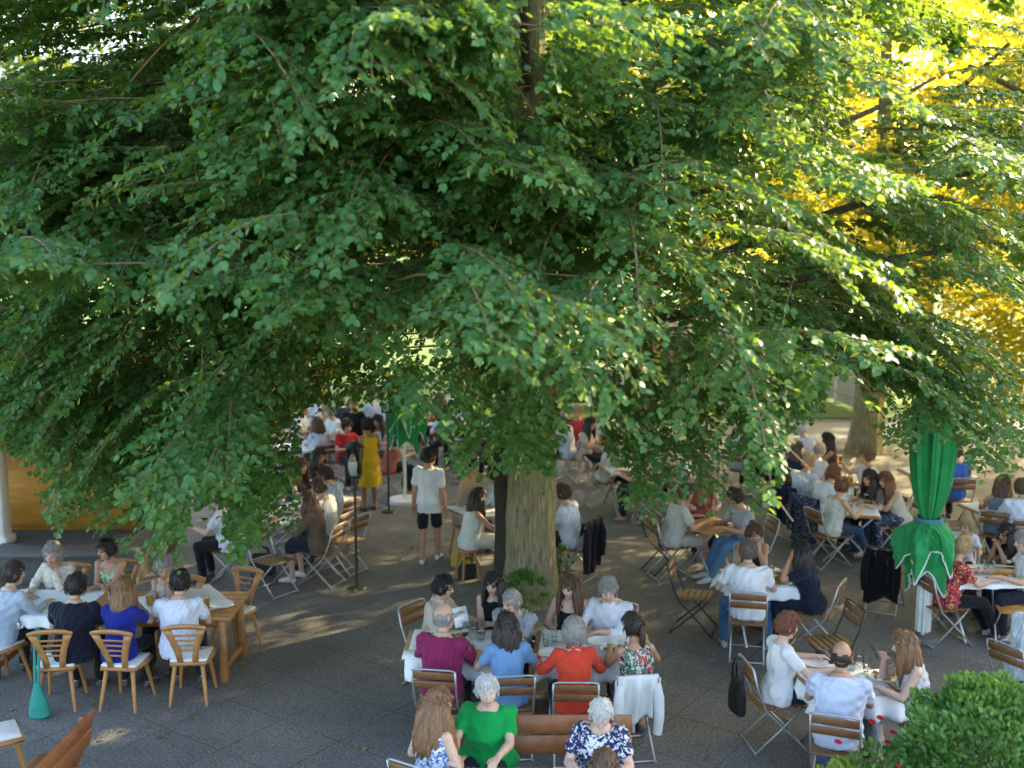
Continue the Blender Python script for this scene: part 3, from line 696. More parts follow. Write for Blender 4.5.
p(886, 480, 96, 'f', ('long', RED_H), ('tank', (.60, .53, .43)), ('long_skirt', STRIPED), 'woman in a patterned long skirt', 'sunlit auburn-haired woman with a dark patterned long skirt at the long beer table', lean=20, hp=12, arms='xt', q=2, sk=(.58, .32, .18))
# ---- table further back right
p(766, 436, -150, 'f', ('long', BLONDE), ('cardigan', (.03, .03, .035)), ('skirt', BLK), 'blonde woman in black and white', 'blonde woman in a black cardigan at the table by the far lawn', lean=10, q=3, arms='tt')
p(801, 429, 30, 'm', ('short', WHITEH), ('shirt', (.62, .66, .76)), ('trousers', DARKT), 'white-haired man in the light shirt', 'white-haired man in a light shirt leaning over the table by the far lawn', lean=25, q=3, arms='tt')
p(828, 440, 60, 'f', ('long', BLACKH), ('tank', (.10, .04, .035)), ('trousers', DARKT), 'black-haired woman by the far lawn', 'woman with long black hair turned away at the table by the far lawn', lean=8, q=3, arms='tt', sk=TAN)
p(797, 449, -20, 'f', ('long', BROWNH), ('cardigan', (.02, .025, .05)), ('trousers', DARKT), 'brown-haired woman in the dark cardigan', 'brown-haired woman in a dark cardigan with her back turned by the far lawn', lean=12, q=3, arms='tt')
p(761, 416, 175, 'm', ('short', DARKH), ('tee', (.05, .05, .06)), ('trousers', DARKT), 'man in black at the far lawn', 'man in a dark T-shirt facing the camera, farthest at the table by the lawn', lean=10, q=3, arms='tt', sk=TAN)
# ---- far right
p(956, 452, 6, 'm', ('short', BROWNH), ('tee', (.05, .13, .45)), ('trousers', DARKT), 'man in the bright blue shirt', 'man in a bright blue shirt with his back turned behind the closed parasol', lean=6, q=2, arms='ww')
p(1003, 484, -30, 'f', ('long', BROWNH), ('tank', (.14, .19, .25)), ('trousers', DARKT), 'woman in the slate blue top', 'brown-haired woman in a slate blue sleeveless top leaning towards her neighbour', lean=12, hy=-40, q=2, arms='tt', sk=TAN)
p(1022, 488, -14, 'm', ('short', BROWNH), ('shirt', (.66, .70, .78)), ('trousers', DARKT), 'man in white at the right edge', 'man in a white shirt, back turned, at the right edge behind the parasol', lean=14, q=2, arms='tt')
p(963, 547, -80, 'f', ('short', BLONDE), ('tee', RED_TOP), ('trousers', BLK), 'blonde woman in the red patterned top', 'blonde woman in a red patterned top and black trousers beside the closed parasol', lean=14, hp=18, arms='tt', q=1, legs='out', shoe=(.4, .4, .4))
p(966, 526, 165, 'k', ('short', BLONDE), ('tee', (.68, .70, .74)), ('trousers', DARKT), 'fair-haired child in white', 'fair-haired child in a white T-shirt beside the closed parasol', lean=12, hy=-30, arms='tt', q=2)
p(1008, 534, 96, 'f', ('long', BLACKH), ('strap', (.03, .02, .02)), ('trousers', DARKT), 'black-haired woman clasping her hands', 'black-haired woman with bare arms clasping her hands above the right edge table', lean=20, arms=((-.05, .36, .98), (.05, .36, .98)), q=1, sk=TAN)
p(1024, 541, 88, 'm', ('short', GREYH), ('tee', (.70, .71, .73)), ('trousers', DARKT), 'grey-haired man at the right edge', 'grey-haired man in a white T-shirt facing left at the right edge table', lean=10, arms='et', q=1)
p(1038, 603, -62, 'm', ('short', DARKH), ('shirt', (.55, .62, .66)), ('trousers', DARKT), 'man cut by the right edge', 'man in a pale blue shirt cut off by the right edge of the picture', lean=10, q=1, arms='tt', bulk=1.05)
# ---- left of the trunk
p(478, 497, -62, 'f', ('long', DARKH), ('dress', (.62, .62, .55)), ('skirt', None), 'woman in the pale dress', 'woman with dark hair in a pale sleeveless dress on a stool by the trunk', lean=10, arms='tt', q=1, legs='out', chair='stool', sk=TAN)
p(470, 477, -50, 'f', ('long', BLONDE), ('cardigan', (.34, .29, .21)), ('trousers', DARKT), 'blonde woman in tan', 'blonde woman in a tan jacket behind the woman in the pale dress', lean=10, q=2, arms='tt', chair='stool')
p(494, 474, 75, 'm', ('short', DARKH), ('shirt', (.42, .50, .62)), ('trousers', DARKT), 'man in pale blue behind the trunk', 'man in a pale blue shirt half hidden behind the dark side of the trunk', lean=8, q=2, arms='tt')
p(429, 456.5, -6, 'm', ('short', BLACKH), ('tee', (.70, .71, .72)), ('shorts', (.012, .014, .022)), 'standing man in navy shorts', 'man standing in a white T-shirt, navy shorts and white sneakers on the open paving', pose='stand', lean=0, hy=-35, hp=4, arms='hh', q=0, chair=None, legs='walk', shoe=(.68, .68, .68), sk=TAN, bulk=.9)
p(563, 493, 58, 'm', ('short', BROWNH), ('shirt', (.60, .66, .76)), ('trousers', DARKT), 'man right of the trunk', 'man in a pale blue-white shirt showing just right of the trunk', lean=10, q=2, arms='tt')
# ---- left middle table
p(309, 500, 72, 'f', ('long', BROWNH), ('cardigan', (.13, .085, .06)), ('skirt', NAVY), 'brown-haired woman in the navy skirt', 'brown-haired woman in a navy skirt with bare shins and light shoes', lean=10, q=1, arms='tt', shoe=(.55, .5, .45), sk=MID)
p(319, 487, 64, 'm', ('short', (.10, .06, .04)), ('rolled', (.70, .71, .74)), ('trousers', (.02, .035, .09)), 'man in white at the left table', 'man in a white shirt with rolled sleeves behind the woman in the navy skirt', lean=8, q=1, arms='tt', bulk=1.08)
p(326, 474, 60, 'm', ('short', DARKH), ('shirt', (.40, .50, .64)), ('trousers', DARKT), 'man in the light blue shirt', 'man in a light blue shirt at the back of the left middle table', lean=14, q=2, arms='tt')
p(301, 466, -120, 'f', ('long', BROWNH), ('tank', (.05, .05, .06)), ('trousers', DARKT), 'woman facing the left middle table', 'brown-haired woman in black facing the camera across the left middle table', lean=12, q=2, arms='tt', sk=MID)
p(319, 456, -110, 'f', ('long', DARKH), ('tee', (.03, .03, .04)), ('trousers', DARKT), 'dark-haired woman in black, farther back', 'woman with long dark hair in black behind the left middle table', lean=10, q=2, arms='tt', sk=MID)
p(218, 497, 80, 'm', ('short', DARKH), ('tee', (.66, .68, .72)), ('trousers', BLK), 'man glimpsed between the leaves', 'man in a white T-shirt glimpsed between the low leaves left of the lantern', lean=10, q=1, arms='tt')
# ---- back left
p(367, 425, 40, 'f', ('bun', BLACKH), ('dress', (.72, .45, .02)), ('skirt', None), 'woman in the yellow dress', 'woman in a yellow dress standing beyond the black lantern', pose='stand', lean=2, arms=('h', (.18, .30, 1.15)), q=1, chair=None, sk=(.30, .16, .09), shoe=(.05, .04, .04))
p(353, 404, 170, 'f', ('short', BLONDE), ('tee', BLK), ('trousers', BLK), 'blonde waitress in black', 'blonde waitress in black standing among the far tables', pose='stand', lean=3, arms=('h', (.2, .3, 1.1)), q=3, chair=None, sk=(.58, .32, .18))
p(347, 426, -150, 'f', ('bun', DARKH), ('tee', (.60, .03, .05)), ('trousers', DARKT), 'woman in the red top', 'woman in a red top seated in front of the far waitress', lean=10, q=3, arms='tt')
p(330, 412, 120, 'm', ('short', GREYH), ('tee', WH), ('trousers', DARKT), 'grey-haired man in white far left', 'grey-haired man in a white T-shirt at the far left tables', lean=10, q=3, arms='tt')
p(318, 424, 30, 'f', ('long', BROWNH), ('shirt', (.62, .66, .74)), ('trousers', DARKT), 'woman in pale blue far left', 'brown-haired woman in a pale blue blouse at the far left tables', lean=12, q=3, arms='tt')
p(303, 409, -100, 'm', ('short', LBROWN), ('tee', WH), ('trousers', DARKT), 'sunlit man in white far left', 'light-haired man in white beside the leaves at the far left tables', lean=10, q=3, arms='tt', sk=(.58, .32, .18))
p(378, 421, 150, 'f', ('long', BLACKH), ('tank', WH), ('trousers', DARKT), 'woman in white behind the yellow dress', 'woman in a white top seated just behind the yellow dress', lean=10, q=3, arms='tt', sk=TAN)
p(397, 433, -60, 'f', ('long', BROWNH), ('tank', (.50, .16, .12)), ('trousers', DARKT), 'woman below the far parasol', 'woman with bare arms seated below the far green parasol', lean=14, q=3, arms='tt', sk=(.55, .3, .17))
# ---- back centre
p(578, 412, 172, 'f', ('short', BLONDE), ('tee', (.60, .05, .06)), ('trousers', (.6, .5, .4)), 'sunlit guest in red', 'fair-haired guest in a red top and pale trousers in the sun right of the trunk', lean=6, q=3, arms='tt', sk=(.58, .32, .18))
p(562, 419, 60, 'm', ('short', GREYH), ('shirt', (.6, .64, .74)), ('trousers', DARKT), 'man beside the sunlit guest', 'grey-haired man in a pale shirt beside the sunlit guest in red', lean=10, q=3, arms='tt')
p(614, 441, -80, 'f', ('long', BROWNH), ('tank', (.62, .56, .48)), ('trousers', DARKT), 'sunlit woman among the hanging leaves', 'sunlit woman with brown hair among the hanging leaves right of the trunk', lean=12, q=3, arms='tt', sk=(.58, .32, .18))
p(637, 450, 80, 'm', ('short', BROWNH), ('tee', (.5, .36, .2)), ('trousers', DARKT), 'man in ochre among the leaves', 'man in an ochre T-shirt among the hanging leaves right of the trunk', lean=12, q=3, arms='tt', sk=(.58, .32, .18))
p(665, 441, 20, 'f', ('long', BLONDE), ('tee', (.55, .45, .35)), ('trousers', DARKT), 'blonde woman among the leaves', 'blonde woman with her back turned among the hanging leaves', lean=12, q=3, arms='tt', sk=(.58, .32, .18))
p(488, 408, 150, 'm', ('short', DARKH), ('shirt', (.58, .62, .74)), ('trousers', DARKT), 'man in pale blue far behind the trunk', 'man in a pale blue shirt far back, just left of the trunk', lean=10, q=3, arms='tt')
p(474, 395, -90, 'f', ('long', BLONDE), ('tank', (.6, .35, .15)), ('trousers', DARKT), 'sunlit woman far back', 'sunlit blonde woman in orange far back left of the trunk', lean=10, q=3, arms='tt', sk=(.58, .32, .18))
p(459, 404, 90, 'm', ('short', GREYH), ('tee', WH), ('trousers', DARKT), 'man in white far back', 'grey-haired man in white far back left of the trunk', lean=10, q=3, arms='tt')
p(440, 398, 30, 'f', ('long', BROWNH), ('tee', (.1, .1, .12)), ('trousers', DARKT), 'woman in dark grey far back', 'brown-haired woman in dark grey at the farthest left tables', lean=10, q=3, arms='tt')
p(470, 418, -30, 'm', ('short', DARKH), ('tee', (.08, .09, .13)), ('trousers', DARKT), 'man in dark blue far back', 'dark-haired man in dark blue with his back turned, far back left of the trunk', lean=10, q=3, arms='tt', sk=TAN)
for i, (x, y, a, sx, hs_, hc_, tp, tc_, lab) in enumerate((
    (446, 411, 160, 'm', 'short', DARKH, 'shirt', (.5, .55, .65), 'dark-haired guest in a grey-blue shirt in the far rows left of the trunk'), (484, 399, 40, 'f', 'bob', LBROWN, 'tee', (.55, .2, .1), 'guest in a rust-coloured top in the far rows left of the trunk'),
    (452, 390, 20, 'm', 'crop', GREYH, 'tee', (.62, .63, .65), 'grey-cropped guest in a white tee, farthest left of the trunk'), (423, 402, 110, 'f', 'long', DARKH, 'tank', (.55, .1, .12), 'long-haired guest in a dark red top beyond the far parasol'),
    (412, 395, -60, 'm', 'short', BROWNH, 'shirt', (.66, .66, .62), 'guest in a cream shirt hidden behind the far parasol'), (388, 404, 170, 'f', 'bun', BLONDE, 'tee', (.64, .60, .52), 'blonde guest with a bun beyond the second lantern'),
    (339, 400, 30, 'm', 'short', DARKH, 'tee', (.03, .04, .07), 'guest in navy behind the far waitress'), (311, 396, 150, 'f', 'bob', DARKH, 'shirt', (.6, .62, .66), 'bob-haired guest in a pale blouse at the far left edge of the crowd'),
    (590, 424, -120, 'f', 'long', DARKH, 'tee', (.62, .5, .4), 'guest in a peach top right behind the sunlit guest in red'), (604, 412, 10, 'm', 'short', BLONDE, 'shirt', (.62, .6, .55), 'fair guest in a cream shirt by the low dark fence'),
    (650, 425, 140, 'm', 'bald', GREYH, 'tee', (.1, .14, .22), 'bald guest in dark blue among the hanging leaves'), (690, 452, -100, 'f', 'bob', BROWNH, 'tee', (.6, .6, .58), 'bob-haired guest in white below the hanging leaves'),
    (745, 428, -40, 'm', 'short', DARKH, 'tee', (.5, .5, .5), 'guest in grey beside the table by the far lawn'), (372, 396, 30, 'm', 'short', GREYH, 'shirt', (.60, .60, .64), 'grey-haired guest in a light shirt beyond the yellow dress'))):
    p(x, y, a, sx, (hs_, hc_), (tp, tc_), ('trousers', DARKT), lab, lab, lean=12, q=3, arms='tt', sk=(.55, .31, .19), chair=None if i % 3 else 'fold')
fuse_all()
# ------------------------------------------------------------------ chairs under the guests
protos = {'fold': folding_chair(WOODSL, STEEL), 'carved': carved_chair()}
def stool():
    r = empty('stool'); m = MB(); m.lathe([(0, .43), (.17, .43), (.18, .445), (.17, .46), (0, .46)], (0, 0, 0), 18); m.build('seat', WOODCH, r, True)
    for k in range(4):
        a = math.pi/4+k*math.pi/2; m = MB(); m.tube([(.11*math.cos(a), .11*math.sin(a), .44), (.19*math.cos(a), .19*math.sin(a), 0)], [.022, .015], 8); m.build('leg', WOODCH, r, True)
    return r
protos['stool'] = stool()
protos['orange'] = folding_chair(WOODOR, STEEL); protos['iron'] = folding_chair(WOODSL, IRON)
used = set()
NAMES = {'fold': ('slatted folding chair on steel legs under the %s', 'folding chair', 'slatted folding chairs'), 'carved': ('carved pale wooden chair under the %s', 'wooden chair', 'carved wooden chairs'), 'stool': ('round wooden stool under the %s', 'stool', 'wooden stools')}
def put_chair(kind, loc, rz, label, cat, group):
    o = protos[kind] if kind not in used else copy_tree(protos[kind]); used.add(kind)
    o.location = (float(loc[0]), float(loc[1]), 0); o.rotation_euler = (0, 0, float(rz)); o.scale = (1, 1, 1)
    tag(o, label, cat, group); return o
CH = {}
for kind, loc, rz, who in CHAIRS:
    lab, cat, grp = NAMES[kind]; lab = lab % who; lab = lab if len(lab.split()) < 17 else 'folding chair under the '+who
    CH[who] = put_chair(kind, loc, rz, ' '.join(lab.split()[:16]), cat, grp)
q_ = W(233, 578, .86); put_chair('carved', q_, 2.75, 'empty carved wooden chair beyond the right end of the long table', 'wooden chair', 'carved wooden chairs')
q_ = W(-8, 692, .86); put_chair('carved', q_, -1.0, 'carved wooden chair cut by the left edge near the bench', 'wooden chair', 'carved wooden chairs')
q_ = W(694, 595, .45); put_chair('iron', q_, -1.9, 'empty folding chair with black frame on the open paving right of the trunk', 'folding chair', 'slatted folding chairs')
q_ = W(829, 642, .45); put_chair('iron', q_, 1.75, 'empty black-framed folding chair seen edge on beside the woman in the navy jumpsuit', 'folding chair', 'slatted folding chairs')
q_ = W(1014, 608, .45); put_chair('orange', q_, 2.9, 'empty folding chair with pale orange slats at the right edge', 'folding chair', 'slatted folding chairs')
q_ = W(664, 541, .45); put_chair('iron', q_, -1.2, 'empty black-framed folding chair behind the man in beige shorts', 'folding chair', 'slatted folding chairs')
q_ = W(885, 575, .45); jc = put_chair('fold', q_, -.5, 'folding chair under a black jacket left of the closed parasol', 'folding chair', 'slatted folding chairs')
for i, (x, y, a) in enumerate(((345, 540, 1.0), (272, 560, -2.2))):
    put_chair('fold', W(x, y, .45), a, ['empty steel folding chair right of the man in the white shirt at the left table', 'steel folding chair glimpsed under the low leaves at the left middle table'][i], 'folding chair', 'slatted folding chairs')
for k in protos:
    if k not in used:
        for c in list(protos[k].children_recursive): bpy.data.objects.remove(c)
        bpy.data.objects.remove(protos[k])
# ------------------------------------------------------------------ benches
def bench(L):
    r = empty('bench')
    m = MB()
    for k in range(3): m.box((0, -.10+k*.135, .445), (L, .125, .03), None, .006)
    m.build('seat', BENCHW, r)
    m = MB()
    for z, y in ((.635, -.233), (.80, -.264)): m.box((0, y, z), (L, .026, .158), rotx(.19), .006)
    m.build('backrest', BENCHW, r)
    for sx in (-1, 1):
        m = MB(); x = sx*(L/2-.16); m.bar((x, -.258, .88), (x, -.16, .43), .05, .03, (1, 0, 0)); m.bar((x, -.165, .44), (x, -.20, 0), .05, .05, (1, 0, 0), .006); m.build('leg', BENCHW, r)
        m = MB(); m.bar((x, .16, .43), (x, .19, 0), .05, .05, (1, 0, 0), .006); m.build('leg', BENCHW, r)
    return r
g_ = PEOPLE['white-haired woman in the bright green top']['org']; n_ = PEOPLE['woman in the navy and white blouse']['org']
a_ = W(418, 716, .87); b_ = W(632, 716, .87); c_ = (a_+b_)/2
bn = bench(float(np.linalg.norm(a_-b_))); tag(bn, 'long brown bench whose back panel faces the middle tables', 'bench', 'brown benches'); bn.location = (c_[0], c_[1]-.27, 0); bn.rotation_euler = (0, 0, math.pi)
bn2 = bench(1.5); a_ = W(88, 708, .88); tag(bn2, 'brown bench seen end on in the lower left corner', 'bench', 'brown benches'); bn2.location = (a_[0]-.27, a_[1]-.75, 0); bn2.rotation_euler = (0, 0, math.pi/2-.06)
m = MB(); m.box((0, .02, .482), (.44, .38, .035), None, .014); pd = m.build('seat_pad', PAD); pd.location = (a_[0]-.27, a_[1]-.55, .0); pd.rotation_euler = (0, 0, math.pi/2-.06); tag(pd, 'white seat pad lying on the corner bench', 'seat pad')
# ------------------------------------------------------------------ tables
def avg(names, f=.58): return sum(local(n, (0, f, 0)) for n in names)/len(names)
lt = long_wood_table(2.75, .85); LT = np.array([-4.42, (PEOPLE['man in the black T-shirt']['org'][1]+PEOPLE['woman in the green floral dress']['org'][1])/2+.02, 0])
er = W(232, 617, .76); LT[0] = er[0]-1.375; lt.location = tuple(LT); lt.rotation_euler = (0, 0, -.03)
tag(lt, 'long pale wooden table with thick legs on the left', 'table', 'tables of the beer garden')
tablecloth((LT[0]-.05, LT[1], 0), -.03, 1.0, .86, (0, .12), 'white cloth across the left half of the long wooden table', 3, .76).location.x -= .75
c1 = tablecloth((LT[0]+.72, LT[1]+.05, 0), -.03+.62, .84, .84, (0.01, .01), 'white cloth laid cornerwise at the right end of the long wooden table', 4, .76)
T2 = avg(['bald man in the magenta shirt', 'dark-haired woman in the light blue top', 'black-haired woman in the black top']); T3 = avg(['woman in the orange-red top', 'brown-haired woman in the strappy black dress', 'grey-haired man in the white shirt'])
def ftable(loc, rz, L, Wd, who, cloth_=True, seed=1, over=(.12, .18), slat=WOODTB):
    t = folding_table(L, Wd, slat, STEEL); t.location = (loc[0], loc[1], 0); t.rotation_euler = (0, 0, rz)
    tag(t, 'folding beer table with crossed steel legs %s' % who, 'table', 'tables of the beer garden')
    if cloth_: tablecloth(loc, rz, L*.9, Wd*1.0, over, 'white cloth on the beer table %s' % who, seed)
    return t
T2[0] = W(462, 655, .74)[0]; T3[0] = W(592, 650, .74)[0]
ftable(T2, -.02, 1.18, .78, 'in front of the bald man in magenta', True, 11, (.02, .2)); ftable(T3, -.10, 1.15, .78, 'in front of the woman in orange-red', True, 12, (.02, .2))
T4 = avg(['woman in the white blouse', 'balding man in the pale lilac shirt', 'woman holding a phone'], .55); ftable(T4, .15, .78, .78, 'at the lower right between three guests', True, 13, (.2, .2))
T5 = avg(['man in white with jeans', 'bare-shouldered woman facing the man in white', 'woman in the navy jumpsuit'], .5); ftable(T5, .1, .78, .75, 'beside the woman in the navy jumpsuit', True, 14, (.2, .15))
T6 = avg(['man in beige shorts', 'man in grey with light jeans'], .6); ftable(T6, .5, .7, .7, 'below the hanging branch', False, 15)
T7 = avg(['woman in the cream sleeveless top', 'red-haired man in the white shirt', 'fair-haired man in the pale shirt', 'boy in white raising a beer', 'woman in a patterned long skirt'], .55); ftable(T7, 1.35, 2.3, .8, 'full of beer glasses at the right', True, 16, (.04, .05))
T8 = avg(['blonde woman in black and white', 'white-haired man in the light shirt', 'man in black at the far lawn'], .5); ftable(T8, 1.4, 1.9, .8, 'nearest the far lawn', True, 17, (.05, .05))
T9 = avg(['blonde woman in the red patterned top', 'black-haired woman clasping her hands', 'grey-haired man at the right edge'], .6); ftable(T9, .06, 1.05, .75, 'beside the closed parasol at the right edge', True, 18, (.05, .05))
T10 = avg(['brown-haired woman in the navy skirt', 'man in white at the left table', 'man in the light blue shirt', 'woman facing the left middle table'], .55); ftable(T10, 1.2, 1.9, .8, 'behind the low leaves at the left', True, 19, (.06, .1))
T11 = avg(['woman in the pale dress', 'blonde woman in tan', 'man in pale blue behind the trunk'], .55); ftable(T11, .6, 1.0, .75, 'behind the trunk', True, 20, (.05, .05))
T12 = local('man cut by the right edge', (0, .65, 0)); ftable(T12, -1., .9, .75, 'ahead of the man cut by the right edge', True, 21, (.05, .05))
T13 = avg(['woman in the red top', 'grey-haired man in white far left', 'woman in pale blue far left'], .5); ftable(T13, .5, 2.0, .8, 'before the far waitress in black', True, 22, (.05, .05))
T14 = avg(['man in white far back', 'sunlit woman far back', 'woman in dark grey far back'], .4); ftable(T14, .3, 1.8, .8, 'farthest back, left of the trunk', True, 23, (.05, .05))
T15 = avg(['sunlit woman among the hanging leaves', 'man in ochre among the leaves', 'blonde woman among the leaves'], .5); ftable(T15, .2, 1.2, .8, 'among the hanging leaves right of the trunk', True, 24, (.05, .05))
T16 = avg(['woman in the slate blue top', 'man in white at the right edge'], .6); ftable(T16, .2, 1.2, .8, 'behind the closed parasol at the right edge', True, 25, (.05, .05))
T18 = local('man in the bright blue shirt', (0, .6, 0)); ftable(T18, .1, 1.1, .75, 'ahead of the man in the bright blue shirt', True, 27, (.05, .05))
T0 = np.array([(g_[0]+n_[0])/2, min(g_[1], n_[1])-.72, 0]); ftable(T0, 0, 1.5, .75, 'in front of the white-haired women on the bench', True, 28, (.05, .05), BENCHW)
# ------------------------------------------------------------------ things on the tables
SALAD = print_cloth('salad', (.15, .30, .04), [(.55, .35, .06), (.5, .08, .03)], 40); MEAT = print_cloth('roast', (.34, .17, .05), [(.55, .36, .12)], 40)
H = .748
def on(T, dx, dy, z=H): return (T[0]+dx, T[1]+dy, z)
def onp(px, py, z=H): return tuple(W(px, py, z))
beer_glass(onp(207, 612, .766), 0, 'tall beer glass standing at the right end of the long wooden table', .85, .19)
beer_glass(onp(20, 628, .766), 0, 'water glass at the left end of the long wooden table', .5, .12, .035, GLASS)
plate(onp(222, 606, .766), 'empty white plate at the right tip of the long wooden table')
beer_glass(onp(481, 640), 0, 'clear water jug between the magenta shirt and the light blue top', .5, .2, .055, GLASS, 'jug')
beer_glass(onp(474, 632), 0, 'small water glass next to the water jug', .3, .11, .033, GLASS)
beer_glass(onp(534, 641), 0, 'small dark glass in the gap between the middle tables', .8, .07, .025, mat('dark_drink', (.02, .012, .01), .1))
plate(onp(600, 643), 'white plate in front of the grey-haired man in the white shirt')
mn = MB(); mn.box((0, 0, 0), (.15, .21, .004), rotx(1.0)@rotz(.2)); mo = mn.build('menu_card', WHITEC); mo.location = tuple(local('dark-haired woman in the beige shirt', (.13, .50, .93))); tag(mo, 'white menu card held by the person in the beige shirt', 'menu card')
mn = MB(); mn.box((0, 0, .005), (.30, .21, .008), None); mo = mn.build('menu_card', WHITEC); mo.location = onp(418, 655, .748); tag(mo, 'white menu lying at the left corner of the middle table', 'menu card')
plate(onp(884, 678), 'plate of green salad in front of the woman with the phone', SALAD, .15); plate(onp(815, 664), 'white plate in front of the woman in the white blouse', None, .13)
for i, (x, y) in enumerate(((852, 670), (859, 664), (866, 673))): beer_glass(onp(x, y), 0, ['tall water glass behind the shoulder of the balding man', 'water glass farthest from the balding man, middle of three', 'water glass nearest the salad plate'][i], .5, .15, .036, GLASS)
m = MB(); m.ell((0, 0, .03), (.07, .035, .03), rotz(.8)); bo = m.build('bread_roll', mat('bread', (.45, .24, .08), .7, .3), None, True); bo.location = onp(887, 694); tag(bo, 'bread roll on the white cloth near the balding man', 'bread roll')
ph = MB(); ph.box((0, 0, 0), (.072, .009, .148), rotx(-.5), .004); po = ph.build('phone', mat('phone_case', (.012, .012, .014), .25)); po.location = tuple(local('woman holding a phone', (-.02, .43, 1.10))); po.rotation_euler = (0, 0, 82*D2R); tag(po, 'black phone held up by the woman in the grey top', 'phone')
plate(onp(779, 583), 'plate of food on the table beside the navy jumpsuit', MEAT, .16); beer_glass(onp(772, 572), 0, 'water glass in front of the bare-shouldered woman', .5, .14, .035, GLASS)
for i, (x, y) in enumerate(((856, 497), (862, 490), (866, 503), (872, 496), (850, 486), (859, 482), (884, 500))): beer_glass(onp(x, y), 0, 'golden beer glass in the cluster on the long beer table', [.85, .5, .7, .3, .9, .6, .8][i], .17, .042)
bp_ = local('boy in white raising a beer', (.12, .46, 1.04)); beer_glass(bp_, 0, 'full beer glass raised by the young man before the right-hand trunk', .9, .17, .045)
plate(onp(873, 508), 'white plate at the near end of the long beer table'); plate(onp(785, 449), 'plate of food on the table nearest the far lawn', MEAT, .18)
plate(onp(975, 572), 'white plate in front of the blonde woman in red'); beer_glass(onp(986, 570), 0, 'water glass beside the white plate at the right edge', .4, .14, .035, GLASS)
for i, (x, y) in enumerate(((283, 500), (276, 506), (290, 492))): beer_glass(onp(x, y), 0, 'beer glass on the table behind the low leaves at the left', [.8, .5, .7][i], .17, .042)
plate(onp(60, 618, .766), 'plate with bread on the left half of the long wooden table', MEAT); beer_glass(onp(112, 606, .766), 0, 'beer glass between the floral dress and the royal blue top', .4, .17, .04)
beer_glass(onp(150, 606, .766), 0, 'beer glass before the grey-haired woman with bare arms', .7, .17, .04)
beer_glass(onp(546, 646), 0, 'water glass at the left edge of the right middle table', .5, .13, .034, GLASS); plate(onp(548, 655), 'white plate left of the woman in orange-red', None, .1); beer_glass(onp(622, 653), 0, 'water glass in front of the woman in the floral dress', .6, .13, .034, GLASS)
plate(onp(1000, 577), 'plate of food beside the hands of the black-haired woman', MEAT, .12); beer_glass(onp(1008, 566), 0, 'beer glass before the grey-haired man at the right edge', .6, .17, .04)
beer_glass(onp(500, 511), 0, 'beer glass beside the dark side of the trunk', .9, .17, .045)
def clutter(T, rz, L, Wd, who, seed, n=5):
    r = np.random.default_rng(seed)
    for k in range(n):
        q = np.array([T[0], T[1], H])+rotz(rz)@np.array([r.uniform(-.42, .42)*L, r.uniform(-.3, .3)*Wd, 0]); t = k % 5
        if t in (0, 3): beer_glass(q, 0, 'half empty beer glass on the table %s' % who, r.uniform(.2, .85), .17, .041)
        elif t == 1: beer_glass(q, 0, 'small water glass on the table %s' % who, .5, .12, .034, GLASS)
        elif t == 2: plate(q, 'used dinner plate on the table %s' % who, MEAT if r.random() < .6 else SALAD, .125)
        else:
            m = MB(); m.box((0, 0, .004), (.16, .15, .007), rotz(r.uniform(0, 3)), .002); o = m.build('napkin', cloth((.62, .60, .56)), None); o.location = tuple(q); tag(o, 'folded napkin on the table %s' % who, 'napkin', 'napkins on the tables')
clutter(T2, -.02, 1.1, .7, 'in front of the bald man in magenta', 1, 5); clutter(T3, -.1, 1.1, .7, 'in front of the woman in orange-red', 2, 5); clutter(T8, 1.4, 1.9, .8, 'nearest the far lawn', 3, 8)
clutter(T9, .06, 1.0, .7, 'beside the closed parasol', 4, 5); clutter(T10, 1.2, 1.9, .8, 'behind the low leaves at the left', 5, 9); clutter(T13, .5, 2, .8, 'before the far waitress', 6, 9); clutter(T14, .3, 1.8, .8, 'farthest back', 7, 8); clutter(T7, 1.35, 2.2, .8, 'at the right full of beer glasses', 8, 9); clutter(T16, .2, 1.2, .8, 'behind the closed parasol', 9, 5); clutter(T15, .2, 1.2, .8, 'among the hanging leaves', 10, 5); clutter(T5, .1, .7, .6, 'beside the woman in the navy jumpsuit', 11, 3); clutter(T11, .6, 1, .7, 'behind the trunk', 12, 4)
# ------------------------------------------------------------------ jackets and bags
def hang(nm, name, wd, df, db, mt, label, cat, seed, sl=True):
    c = CH[nm]; return hung_cloth(name, (c.location.x, c.location.y, 0), c.rotation_euler.z, wd, df, db, mt, label, cat, seed, sl)
hang('woman in the red and black floral dress', 'jacket', .38, .22, .46, cloth((.72, .71, .68)), 'white jacket hung over the chair of the woman in the floral dress', 'jacket', 5)
hang('red-haired man in the white shirt', 'jacket', .52, .2, .74, STRIPED, 'navy dotted jacket hung over the chair of the red-haired man', 'jacket', 6)
hang('fair-haired man in the pale shirt', 'jacket', .5, .2, .68, cloth((.014, .018, .04)), 'plain dark navy jacket hung over the chair of the fair-haired man', 'jacket', 7)
hang('man right of the trunk', 'jacket', .48, .2, .75, cloth((.012, .012, .014)), 'black jacket hung over the chair right of the trunk', 'jacket', 8)
hung_cloth('jacket', (jc.location.x, jc.location.y, 0), jc.rotation_euler.z, .40, .3, .7, cloth((.010, .009, .010)), 'black jacket hung over the chair left of the closed parasol', 'jacket', 9)
